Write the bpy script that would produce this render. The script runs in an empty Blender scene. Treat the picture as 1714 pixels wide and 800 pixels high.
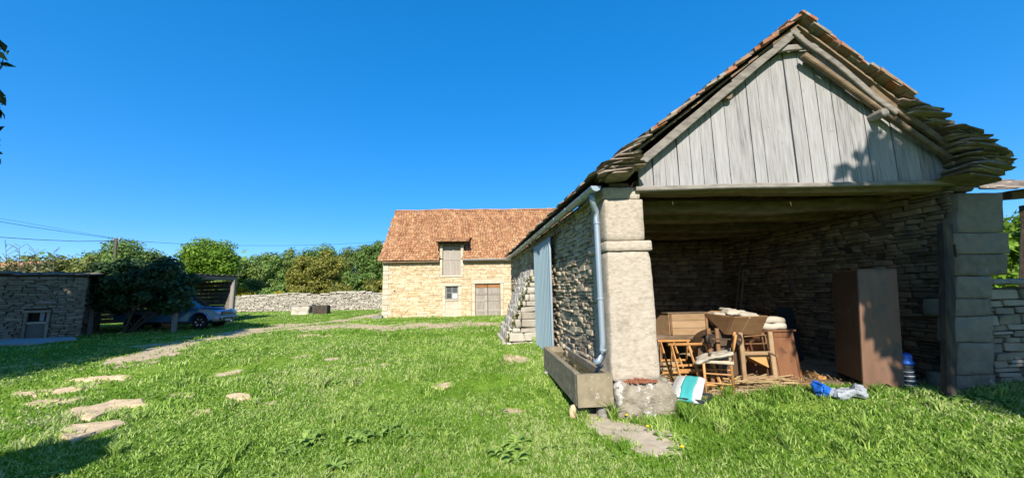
import bpy, bmesh, math, random
import numpy as np
from mathutils import Vector, Matrix, noise as mnoise

random.seed(7)
RNG = np.random.default_rng(7)
scene = bpy.context.scene
COL = scene.collection
R = math.radians

# ------------------------------------------------------------------ camera
F, CXP, CYP, CAMZ = 630.0, 857.0, 400.0, 1.6
PITCH, ROLL = math.atan(90 / F), R(1.0)
cam_d = bpy.data.cameras.new('camera')
cam_d.sensor_width = 36.0
cam_d.lens = F / 1714 * 36.0
cam_d.clip_start = 0.05
cam_d.clip_end = 3000
cam = bpy.data.objects.new('camera', cam_d)
COL.objects.link(cam)
cam.matrix_world = (Matrix.Translation((0, 0, CAMZ)) @ Matrix.Rotation(R(90) + PITCH, 4, 'X')
                    @ Matrix.Rotation(-ROLL, 4, 'Z'))
scene.camera = cam

# ------------------------------------------------------------------ light
SUN_AZ, SUN_EL = R(4.0), R(36.0)     # the sun stands behind the camera, a little to the left
SD = Vector((math.sin(SUN_AZ) * math.cos(SUN_EL), math.cos(SUN_AZ) * math.cos(SUN_EL), -math.sin(SUN_EL)))
world = bpy.data.worlds.new('World')
scene.world = world
world.use_nodes = True
nt = world.node_tree
nt.nodes.clear()
sky = nt.nodes.new('ShaderNodeTexSky')
sky.sky_type = 'NISHITA'
sky.sun_disc = False
sky.sun_elevation = SUN_EL
sky.sun_rotation = R(180) + SUN_AZ
sky.altitude = 0
sky.air_density = 0.6
sky.dust_density = 0.3
sky.ozone_density = 6.0
bg = nt.nodes.new('ShaderNodeBackground')
bg.inputs['Strength'].default_value = 0.091
wo = nt.nodes.new('ShaderNodeOutputWorld')
hsv = nt.nodes.new('ShaderNodeHueSaturation')
hsv.inputs['Saturation'].default_value = 1.8
hsv.inputs['Hue'].default_value = 0.506
hsv.inputs['Value'].default_value = 3.1
gam = nt.nodes.new('ShaderNodeGamma')
gam.inputs['Gamma'].default_value = 0.5
nt.links.new(sky.outputs[0], gam.inputs['Color'])
nt.links.new(gam.outputs[0], hsv.inputs['Color'])
nt.links.new(hsv.outputs[0], bg.inputs[0])
nt.links.new(bg.outputs[0], wo.inputs[0])
sun_d = bpy.data.lights.new('sun', 'SUN')
sun_d.energy = 5.0
sun_d.angle = R(0.53)
sun_d.color = (1.0, 0.93, 0.82)
sun = bpy.data.objects.new('sun', sun_d)
COL.objects.link(sun)
sun.rotation_euler = SD.to_track_quat('-Z', 'Y').to_euler()
scene.view_settings.view_transform = 'Standard'
scene.view_settings.look = 'None'
scene.view_settings.gamma = 1.0
scene.view_settings.use_curve_mapping = False
scene.view_settings.exposure = 0.9
scene.render.engine = 'CYCLES'
scene.cycles.max_bounces = 8
scene.cycles.transparent_max_bounces = 8
scene.cycles.use_denoising = True

# ------------------------------------------------------------------ pixels -> places
_c, _s = math.cos(ROLL), math.sin(ROLL)
_cp, _sp = math.cos(PITCH), math.sin(PITCH)


def ray(px, py):
    u = (px - CXP) / F
    v = (CYP - py) / F
    u, v = u * _c + v * _s, -u * _s + v * _c
    return Vector((u, _cp - v * _sp, _sp + v * _cp))


def W(px, py, Y):
    """point at depth Y seen at a pixel"""
    d = ray(px, py)
    k = Y / d.y
    return Vector((d.x * k, Y, CAMZ + d.z * k))


def onZ(px, py, z):
    d = ray(px, py)
    k = (z - CAMZ) / d.z
    return Vector((d.x * k, d.y * k, z))


def on_plane(px, py, P, D):
    d = ray(px, py)
    nx, ny = -D[1], D[0]
    k = (P[0] * nx + P[1] * ny) / (d.x * nx + d.y * ny)
    return Vector((d.x * k, d.y * k, CAMZ + d.z * k))


def project(p):
    """pixel of a point (used only to rank pieces by how large they show)"""
    x, y, z = p[0], p[1], p[2] - CAMZ
    dep = y * _cp + z * _sp
    up = -y * _sp + z * _cp
    if dep < 0.1:
        return None
    u, v = x / dep, up / dep
    u, v = u * _c - v * _s, u * _s + v * _c
    return CXP + F * u, CYP - F * v, dep


def ss(a, b, x):
    t = np.clip((np.asarray(x, float) - a) / (b - a), 0, 1)
    return t * t * (3 - 2 * t)


def gz(x, y):
    x = np.asarray(x, float)
    y = np.asarray(y, float)
    a = 0.25 * ss(5.5, 9.5, y) * ss(-13, -8, x) * (1 - ss(1.0, 1.5, x) * (1 - ss(10.5, 13, y)))
    b = 0.2 * ss(1.2, 5, x) * ss(2.5, 5, y) * (1 - ss(10.5, 13, y))
    c = 0.3 * ss(20, 34, y)
    n = 0.018 * np.sin(x * 1.3 + 0.7 * y) + 0.014 * np.sin(2.1 * y - 1.1 * x + 1) + 0.008 * np.sin(4.3 * x + 3.1 * y)
    far = 2.0 * ss(60, 200, np.hypot(x, y))
    return a + b + c + n + far


def ground(px, py):
    z = 0.1
    for _ in range(12):
        p = onZ(px, py, z)
        z = float(gz(p.x, p.y))
    return onZ(px, py, z)


def G(x, y, dz=0.0):
    return Vector((x, y, float(gz(x, y)) + dz))


# ------------------------------------------------------------------ materials
MATS = {}
ALB = 0.76      # all base colours were first picked for a lower exposure


def mat(name, cols, rough=0.85, scale=4.0, bump=0.25, bscale=25.0, bdist=0.01, stretch=(1, 1, 1),
        tintw=0.6, noisew=0.6, spec=0.3, metallic=0.0, blotch=(), trans=0.0, detail=6.0, coord='world', coat=0.0):
    m = bpy.data.materials.new(name)
    m.use_nodes = True
    t = m.node_tree
    N = t.nodes
    L = t.links
    N.clear()
    out = N.new('ShaderNodeOutputMaterial')
    p = N.new('ShaderNodeBsdfPrincipled')
    if coord == 'world':
        pos = N.new('ShaderNodeNewGeometry').outputs['Position']
    else:
        pos = N.new('ShaderNodeTexCoord').outputs['Object']
    mp = N.new('ShaderNodeMapping')
    mp.inputs['Scale'].default_value = stretch
    L.new(pos, mp.inputs['Vector'])
    vec = mp.outputs[0]

    def nz(sc, det=detail, rgh=0.6, v=vec):
        n = N.new('ShaderNodeTexNoise')
        n.inputs['Scale'].default_value = sc
        n.inputs['Detail'].default_value = det
        n.inputs['Roughness'].default_value = rgh
        L.new(v, n.inputs['Vector'])
        return n.outputs['Fac']

    def math_(op, a, b=None, clamp=False):
        n = N.new('ShaderNodeMath')
        n.operation = op
        n.use_clamp = clamp
        for i, q in enumerate((a, b)):
            if q is None:
                continue
            if isinstance(q, (int, float)):
                n.inputs[i].default_value = q
            else:
                L.new(q, n.inputs[i])
        return n.outputs[0]
    at = N.new('ShaderNodeAttribute')
    at.attribute_name = 'tint'
    oi = N.new('ShaderNodeObjectInfo')
    tr = math_('FRACT', math_('ADD', at.outputs['Fac'], oi.outputs['Random']))
    nn = nz(scale)
    # noise around 0.5 with contrast, tint 0..1
    val = math_('ADD', math_('MULTIPLY', math_('SUBTRACT', tr, 0.5), tintw),
                math_('MULTIPLY', math_('SUBTRACT', nn, 0.5), noisew * 2.2))
    val = math_('ADD', val, 0.5, True)
    rp = N.new('ShaderNodeValToRGB')
    els = rp.color_ramp.elements
    k = len(cols)
    while len(els) < k:
        els.new(0.5)
    for i, c in enumerate(cols):
        els[i].position = i / max(1, k - 1)
        els[i].color = (*[q * ALB for q in c], 1)
    L.new(val, rp.inputs[0])
    colr = rp.outputs[0]
    for (bc, bs, th, soft) in blotch:
        b = nz(bs, 5.0, 0.65, pos)
        f = N.new('ShaderNodeMapRange')
        f.inputs['From Min'].default_value = th
        f.inputs['From Max'].default_value = th + soft
        L.new(b, f.inputs['Value'])
        mx = N.new('ShaderNodeMix')
        mx.data_type = 'RGBA'
        L.new(f.outputs[0], mx.inputs[0])
        L.new(colr, mx.inputs[6])
        mx.inputs[7].default_value = (*[q * ALB for q in bc], 1)
        colr = mx.outputs[2]
    L.new(colr, p.inputs['Base Color'])
    p.inputs['Roughness'].default_value = rough
    p.inputs['Specular IOR Level'].default_value = spec
    p.inputs['Metallic'].default_value = metallic
    p.inputs['Coat Weight'].default_value = coat
    if bump > 0:
        b = N.new('ShaderNodeBump')
        b.inputs['Strength'].default_value = bump
        b.inputs['Distance'].default_value = bdist
        L.new(nz(bscale, 8.0, 0.7), b.inputs['Height'])
        L.new(b.outputs[0], p.inputs['Normal'])
    sh = p.outputs[0]
    if trans > 0:
        tb = N.new('ShaderNodeBsdfTranslucent')
        L.new(colr, tb.inputs[0])
        ms = N.new('ShaderNodeMixShader')
        ms.inputs[0].default_value = trans
        L.new(sh, ms.inputs[1])
        L.new(tb.outputs[0], ms.inputs[2])
        sh = ms.outputs[0]
    L.new(sh, out.inputs[0])
    MATS[name] = m
    return m


LICH = (0.50, 0.49, 0.45)
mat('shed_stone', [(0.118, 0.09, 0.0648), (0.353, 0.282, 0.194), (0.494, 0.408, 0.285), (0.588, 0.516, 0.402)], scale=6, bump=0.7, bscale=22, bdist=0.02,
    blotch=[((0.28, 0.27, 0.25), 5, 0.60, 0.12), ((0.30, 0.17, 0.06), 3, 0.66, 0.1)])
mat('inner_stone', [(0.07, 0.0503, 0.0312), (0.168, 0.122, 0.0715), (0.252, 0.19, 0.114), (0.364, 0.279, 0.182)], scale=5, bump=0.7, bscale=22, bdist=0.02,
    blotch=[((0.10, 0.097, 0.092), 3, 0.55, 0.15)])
mat('mortar', [(0.05, 0.038, 0.025), (0.12, 0.09, 0.06)], scale=7, bump=0.6, bscale=30, tintw=0)
mat('barn_mortar', [(0.387, 0.278, 0.163), (0.522, 0.398, 0.259)], scale=3, bump=0.4, bscale=30, tintw=0)
mat('barn_stone', [(0.416, 0.294, 0.162), (0.555, 0.418, 0.256), (0.634, 0.502, 0.335), (0.693, 0.569, 0.413)], scale=3, bump=0.5, bscale=20, bdist=0.02,
    blotch=[((0.62, 0.33, 0.10), 0.75, 0.63, 0.10), ((0.42, 0.39, 0.33), 0.9, 0.62, 0.06)])
mat('quoin', [(0.432, 0.378, 0.281), (0.562, 0.497, 0.378), (0.626, 0.562, 0.432)], scale=5, bump=0.6, bscale=30, bdist=0.01,
    blotch=[((0.30, 0.28, 0.25), 2.5, 0.6, 0.12)])
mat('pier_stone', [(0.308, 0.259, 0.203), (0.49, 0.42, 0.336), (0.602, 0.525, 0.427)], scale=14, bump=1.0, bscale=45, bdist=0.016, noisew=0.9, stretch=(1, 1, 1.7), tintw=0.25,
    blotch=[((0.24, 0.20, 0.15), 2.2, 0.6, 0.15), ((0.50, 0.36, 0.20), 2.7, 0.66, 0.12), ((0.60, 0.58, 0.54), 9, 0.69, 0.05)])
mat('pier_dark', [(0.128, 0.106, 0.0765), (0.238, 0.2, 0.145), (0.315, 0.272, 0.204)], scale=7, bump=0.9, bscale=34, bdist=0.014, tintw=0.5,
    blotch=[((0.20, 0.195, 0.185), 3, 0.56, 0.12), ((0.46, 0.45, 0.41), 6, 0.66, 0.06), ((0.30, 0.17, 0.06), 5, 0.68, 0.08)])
mat('plinth_stone', [(0.17, 0.145, 0.11), (0.33, 0.285, 0.215), (0.46, 0.41, 0.325)], scale=9, bump=1.0, bscale=26, bdist=0.03, tintw=0.2, noisew=0.9,
    blotch=[((0.68, 0.66, 0.62), 5, 0.56, 0.05), ((0.06, 0.05, 0.04), 8, 0.66, 0.04), ((0.50, 0.33, 0.13), 7, 0.66, 0.05)])
mat('grey_stone', [(0.16, 0.15, 0.135), (0.28, 0.265, 0.235), (0.40, 0.38, 0.34)], scale=7, bump=0.8, bscale=30, bdist=0.012, tintw=0.35,
    blotch=[((0.58, 0.57, 0.53), 6, 0.60, 0.05), ((0.10, 0.09, 0.08), 4, 0.66, 0.1), ((0.40, 0.26, 0.08), 9, 0.70, 0.05)])
mat('trough_stone', [(0.146, 0.12, 0.0809), (0.269, 0.225, 0.146), (0.37, 0.311, 0.204)], scale=8, bump=0.7, bscale=35, bdist=0.008, tintw=0.1,
    blotch=[((0.42, 0.40, 0.34), 11, 0.60, 0.06), ((0.07, 0.06, 0.05), 5, 0.64, 0.1), ((0.36, 0.26, 0.12), 13, 0.68, 0.05)])
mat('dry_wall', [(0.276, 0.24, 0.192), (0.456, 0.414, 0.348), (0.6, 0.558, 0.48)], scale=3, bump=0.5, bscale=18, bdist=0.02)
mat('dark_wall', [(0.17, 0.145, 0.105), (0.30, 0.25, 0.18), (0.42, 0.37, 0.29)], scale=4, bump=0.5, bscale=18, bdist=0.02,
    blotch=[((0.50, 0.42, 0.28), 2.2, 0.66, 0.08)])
mat('roof_slab', [(0.126, 0.098, 0.076), (0.263, 0.216, 0.166), (0.42, 0.343, 0.257)], scale=7, bump=0.8, bscale=25, bdist=0.012,
    blotch=[((0.34, 0.20, 0.07), 8, 0.69, 0.08), ((0.46, 0.42, 0.37), 11, 0.62, 0.06), ((0.06, 0.05, 0.04), 5, 0.60, 0.1)])
mat('old_tile', [(0.24, 0.0882, 0.0427), (0.36, 0.137, 0.0665), (0.33, 0.196, 0.123), (0.3, 0.255, 0.19)], scale=8, bump=0.5, bscale=30, bdist=0.006,
    blotch=[((0.31, 0.29, 0.25), 9, 0.53, 0.08), ((0.25, 0.20, 0.05), 13, 0.63, 0.06)])
mat('barn_tile', [(0.228, 0.101, 0.0521), (0.38, 0.184, 0.0892), (0.465, 0.249, 0.123), (0.532, 0.345, 0.192)], scale=1.3, bump=0.4, bscale=25, bdist=0.006, tintw=0.6, noisew=0.4,
    blotch=[((0.36, 0.30, 0.22), 1.8, 0.70, 0.08)])
mat('grey_plank', [(0.135, 0.127, 0.124), (0.279, 0.271, 0.268), (0.356, 0.348, 0.345), (0.422, 0.415, 0.413)], scale=1.0, stretch=(42, 42, 2.4), bump=0.5, bscale=2, bdist=0.008, tintw=0.35, noisew=0.85, detail=9,
    blotch=[((0.17, 0.155, 0.145), 5.0, 0.63, 0.14), ((0.05, 0.04, 0.035), 21, 0.74, 0.03)])
mat('grey_beam', [(0.117, 0.104, 0.0874), (0.242, 0.219, 0.19), (0.343, 0.316, 0.277)], scale=1.0, stretch=(5, 14, 14), bump=0.6, bscale=3, bdist=0.012, tintw=0.4, noisew=0.8, detail=9)
mat('brown_beam', [(0.0875, 0.06, 0.0374), (0.188, 0.132, 0.0825), (0.3, 0.216, 0.138)], scale=1.0, stretch=(4, 12, 12), bump=0.6, bscale=3, bdist=0.012, tintw=0.5, noisew=0.8, detail=9)
mat('door_wood', [(0.20, 0.17, 0.14), (0.34, 0.30, 0.255), (0.43, 0.39, 0.335)], scale=1.0, stretch=(20, 20, 2), bump=0.4, bscale=2, tintw=0.5, noisew=0.6)
mat('rust_wood', [(0.20, 0.085, 0.035), (0.33, 0.15, 0.06), (0.40, 0.21, 0.10)], scale=1.0, stretch=(3, 20, 20), bump=0.4, bscale=2, tintw=0.3)
mat('pine', [(0.34, 0.155, 0.045), (0.52, 0.26, 0.085), (0.62, 0.34, 0.13)], scale=1.2, stretch=(6, 6, 6), bump=0.15, bscale=6, tintw=0.7, rough=0.55)
mat('old_oak', [(0.118, 0.0595, 0.0264), (0.215, 0.115, 0.0528), (0.296, 0.168, 0.0825)], scale=1.0, stretch=(3, 8, 10), bump=0.3, bscale=3, tintw=0.6, rough=0.6)
mat('pale_oak', [(0.238, 0.148, 0.0741), (0.365, 0.238, 0.129), (0.442, 0.303, 0.172)], scale=1.0, stretch=(3, 8, 12), bump=0.3, bscale=3, tintw=0.5, rough=0.65)
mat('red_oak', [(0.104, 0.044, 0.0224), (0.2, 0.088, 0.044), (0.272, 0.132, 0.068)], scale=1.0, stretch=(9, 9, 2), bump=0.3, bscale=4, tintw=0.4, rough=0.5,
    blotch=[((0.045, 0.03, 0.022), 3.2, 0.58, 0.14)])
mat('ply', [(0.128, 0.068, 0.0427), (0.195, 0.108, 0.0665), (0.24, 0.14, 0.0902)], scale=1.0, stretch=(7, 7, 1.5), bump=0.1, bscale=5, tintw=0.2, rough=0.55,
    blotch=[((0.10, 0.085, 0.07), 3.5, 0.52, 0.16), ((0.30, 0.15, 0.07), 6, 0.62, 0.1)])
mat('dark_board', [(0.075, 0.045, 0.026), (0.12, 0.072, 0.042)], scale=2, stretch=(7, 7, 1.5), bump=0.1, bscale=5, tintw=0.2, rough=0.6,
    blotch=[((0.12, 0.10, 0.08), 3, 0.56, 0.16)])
mat('char_wood', [(0.02, 0.017, 0.014), (0.055, 0.045, 0.035), (0.16, 0.11, 0.06)], scale=1.2, stretch=(9, 9, 1.5), bump=0.7, bscale=4, bdist=0.012, tintw=0.2, noisew=0.8)
mat('cloth', [(0.357, 0.315, 0.238), (0.468, 0.416, 0.332), (0.544, 0.493, 0.408)], scale=5, bump=0.4, bscale=60, bdist=0.004, tintw=0.4)
mat('sack', [(0.36, 0.29, 0.19), (0.48, 0.40, 0.28), (0.55, 0.47, 0.35)], scale=9, bump=0.4, bscale=90, bdist=0.003, tintw=0.5)
mat('blue_print', [(0.03, 0.08, 0.42), (0.05, 0.12, 0.55)], scale=5, bump=0.1, tintw=0.2)
mat('blue_plastic', [(0.01, 0.10, 0.50), (0.015, 0.16, 0.66)], scale=3, bump=0.05, tintw=0.2, rough=0.35, spec=0.5)
mat('dark_plastic', [(0.018, 0.022, 0.03), (0.04, 0.05, 0.06)], scale=8, bump=0.1, rough=0.4, spec=0.5)
mat('clear_ring', [(0.45, 0.50, 0.55), (0.6, 0.64, 0.68)], scale=8, bump=0.05, rough=0.25, spec=0.6)
mat('white_plastic', [(0.3, 0.329, 0.352), (0.396, 0.422, 0.442)], scale=6, bump=0.5, bscale=18, bdist=0.01, rough=0.4, tintw=0.3)
mat('teal_plastic', [(0.04, 0.33, 0.34), (0.08, 0.45, 0.44)], scale=6, bump=0.4, bscale=16, bdist=0.01, rough=0.35, tintw=0.3)
mat('bag_white', [(0.493, 0.51, 0.484), (0.578, 0.586, 0.561)], scale=9, bump=0.5, bscale=16, bdist=0.01, rough=0.4, tintw=0.2,
    blotch=[((0.10, 0.20, 0.07), 11, 0.60, 0.06), ((0.42, 0.36, 0.10), 14, 0.66, 0.05)])
mat('zinc', [(0.289, 0.361, 0.43), (0.391, 0.475, 0.557)], scale=3, bump=0.05, rough=0.42, metallic=0.35, tintw=0.2)
mat('blue_steel', [(0.213, 0.3, 0.35), (0.275, 0.375, 0.431), (0.325, 0.431, 0.488)], scale=1, stretch=(6, 6, 0.8), bump=0.05, rough=0.5, tintw=0.2,
    blotch=[((0.14, 0.18, 0.20), 2, 0.66, 0.2)])
mat('iron', [(0.05, 0.04, 0.035), (0.12, 0.085, 0.06)], scale=9, bump=0.3, rough=0.6, metallic=0.4)
mat('wire', [(0.015, 0.015, 0.017), (0.02, 0.02, 0.022)], bump=0, rough=0.6)
mat('red_debris', [(0.20, 0.06, 0.03), (0.33, 0.11, 0.055), (0.26, 0.14, 0.08)], scale=30, bump=0.8, bscale=60, bdist=0.01)
mat('concrete', [(0.36, 0.37, 0.37), (0.47, 0.48, 0.48)], scale=2, bump=0.3, bscale=25, tintw=0.2)
mat('flag', [(0.378, 0.269, 0.153), (0.63, 0.48, 0.299), (0.756, 0.597, 0.383)], scale=7, bump=0.8, bscale=28, bdist=0.015, tintw=0.3,
    blotch=[((0.22, 0.19, 0.10), 5, 0.66, 0.1)])
mat('old_concrete', [(0.325, 0.27, 0.2), (0.475, 0.402, 0.3), (0.587, 0.506, 0.38)], scale=5, bump=0.5, bscale=30, bdist=0.01, tintw=0.2,
    blotch=[((0.30, 0.19, 0.11), 3, 0.58, 0.12)])
mat('fibre_roof', [(0.18, 0.165, 0.15), (0.28, 0.265, 0.245)], scale=3, bump=0.2, tintw=0.4)
mat('grey_board', [(0.12, 0.105, 0.085), (0.20, 0.18, 0.15), (0.27, 0.245, 0.21)], scale=1, stretch=(2, 2, 14), bump=0.3, bscale=3, tintw=0.6)
mat('post_wood', [(0.22, 0.20, 0.175), (0.34, 0.31, 0.27)], scale=1, stretch=(14, 14, 1.5), bump=0.4, bscale=3, tintw=0.4)
mat('bark', [(0.07, 0.055, 0.04), (0.16, 0.13, 0.10)], scale=1, stretch=(9, 9, 2), bump=0.8, bscale=4, bdist=0.02, tintw=0.2)
mat('car_paint', [(0.072, 0.24, 0.497), (0.0864, 0.272, 0.552)], bump=0, rough=0.3, metallic=0.35, tintw=0.05, coat=1.0)
mat('car_silver', [(0.42, 0.43, 0.44), (0.5, 0.5, 0.5)], bump=0, rough=0.35, metallic=0.3, tintw=0.1)
mat('car_grey', [(0.05, 0.055, 0.06), (0.065, 0.07, 0.075)], bump=0, rough=0.4, tintw=0.1)
mat('rubber', [(0.015, 0.015, 0.015), (0.03, 0.03, 0.03)], bump=0.2, rough=0.85)
mat('alloy', [(0.42, 0.43, 0.45), (0.5, 0.5, 0.52)], bump=0, rough=0.3, metallic=0.8)
mat('car_glass', [(0.012, 0.016, 0.02), (0.02, 0.025, 0.03)], bump=0, rough=0.06, spec=0.8)
mat('lamp_glass', [(0.42, 0.47, 0.50), (0.6, 0.64, 0.66)], scale=18, bump=0, rough=0.08, spec=0.8)
mat('pane', [(0.03, 0.04, 0.05), (0.06, 0.07, 0.08)], bump=0, rough=0.06, spec=0.7)
mat('paper', [(0.62, 0.66, 0.70), (0.7, 0.72, 0.75)], bump=0, rough=0.7)
mat('orange_roof', [(0.42, 0.19, 0.10), (0.52, 0.26, 0.14)], scale=2, bump=0.2)
mat('render_wall', [(0.55, 0.50, 0.42), (0.62, 0.57, 0.50)], scale=2, bump=0.1)
mat('straw', [(0.34, 0.24, 0.11), (0.48, 0.36, 0.18), (0.22, 0.13, 0.07)], scale=9, bump=0, tintw=1.0)
mat('moss', [(0.06, 0.075, 0.012), (0.13, 0.14, 0.025), (0.20, 0.17, 0.05)], scale=12, bump=0.8, bscale=60)
mat('water', [(0.035, 0.035, 0.012), (0.07, 0.06, 0.02)], scale=8, bump=0.03, bscale=6, rough=0.08, spec=0.6, tintw=0,
    blotch=[((0.14, 0.12, 0.04), 9, 0.58, 0.1)])
mat('yellow_petal', [(0.75, 0.48, 0.01), (0.8, 0.55, 0.02)], bump=0)
for nm, cols, tr in (('leaf_left', [(0.010, 0.022, 0.006), (0.022, 0.05, 0.010), (0.04, 0.085, 0.016)], 0.25),
                     ('leaf_shrub', [(0.0196, 0.049, 0.0196), (0.042, 0.098, 0.0336), (0.084, 0.168, 0.056)], 0.25),
                     ('leaf_round', [(0.084, 0.162, 0.016), (0.179, 0.323, 0.0288), (0.294, 0.456, 0.048)], 0.35),
                     ('leaf_oak', [(0.0882, 0.139, 0.032), (0.176, 0.266, 0.056), (0.29, 0.383, 0.09)], 0.3),
                     ('leaf_olive', [(0.105, 0.123, 0.0224), (0.221, 0.237, 0.0416), (0.367, 0.351, 0.064)], 0.3),
                     ('leaf_mid', [(0.0882, 0.15, 0.036), (0.164, 0.278, 0.06), (0.277, 0.405, 0.1)], 0.3),
                     ('leaf_pale', [(0.125, 0.157, 0.0426), (0.232, 0.276, 0.076), (0.375, 0.405, 0.129)], 0.35),
                     ('leaf_grey', [(0.134, 0.146, 0.0648), (0.236, 0.248, 0.101), (0.362, 0.359, 0.144)], 0.3),
                     ('leaf_yellow', [(0.273, 0.247, 0.0192), (0.462, 0.399, 0.032), (0.63, 0.494, 0.064)], 0.35),
                     ('weed_leaf', [(0.17, 0.295, 0.0597), (0.31, 0.491, 0.0994), (0.509, 0.687, 0.166)], 0.45),
                     ('grass', [(0.0773, 0.174, 0.0158), (0.178, 0.348, 0.0315), (0.294, 0.501, 0.063), (0.448, 0.626, 0.135), (0.679, 0.654, 0.383)], 0.4)):
    mat(nm, cols, rough=0.6, scale=0.35 if nm == 'grass' else 0.9, bump=0, tintw=0.75, noisew=0.4, trans=tr, spec=0.25)


# ------------------------------------------------------------------ objects
def tag(o, label=None, cat=None, group=None, kind=None):
    for k, v in (('label', label), ('category', cat), ('group', group), ('kind', kind)):
        if v:
            o[k] = v
    return o


def thing(name, loc, label, cat, group=None):
    o = bpy.data.objects.new(name, None)
    o.empty_display_size = 0.2
    COL.objects.link(o)
    o.location = loc
    return tag(o, label, cat, group)


def adopt(o, parent):
    if parent is not None:
        o.parent = parent
        m = Matrix.Identity(4)
        q = parent
        if q.type == 'EMPTY':
            m = Matrix.Translation(q.location)
        elif q.get('wm'):
            m = Matrix.Translation(q.location)
        o.matrix_parent_inverse = m.inverted()
    return o


def link_mesh(name, me, m, parent=None, wm=None):
    o = bpy.data.objects.new(name, me)
    COL.objects.link(o)
    if m is not None and not me.materials:
        me.materials.append(MATS[m] if isinstance(m, str) else m)
    if wm is not None:
        o.matrix_world = wm
    if parent is not None:
        adopt(o, parent)
        if wm is not None:
            o.matrix_basis = wm
    return o


def frame_of(d, up=Vector((0, 0, 1))):
    d = Vector(d).normalized()
    if abs(d.dot(up)) > 0.98:
        up = Vector((1, 0, 0))
    s = d.cross(up).normalized()
    u = s.cross(d).normalized()
    return d, s, u


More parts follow.
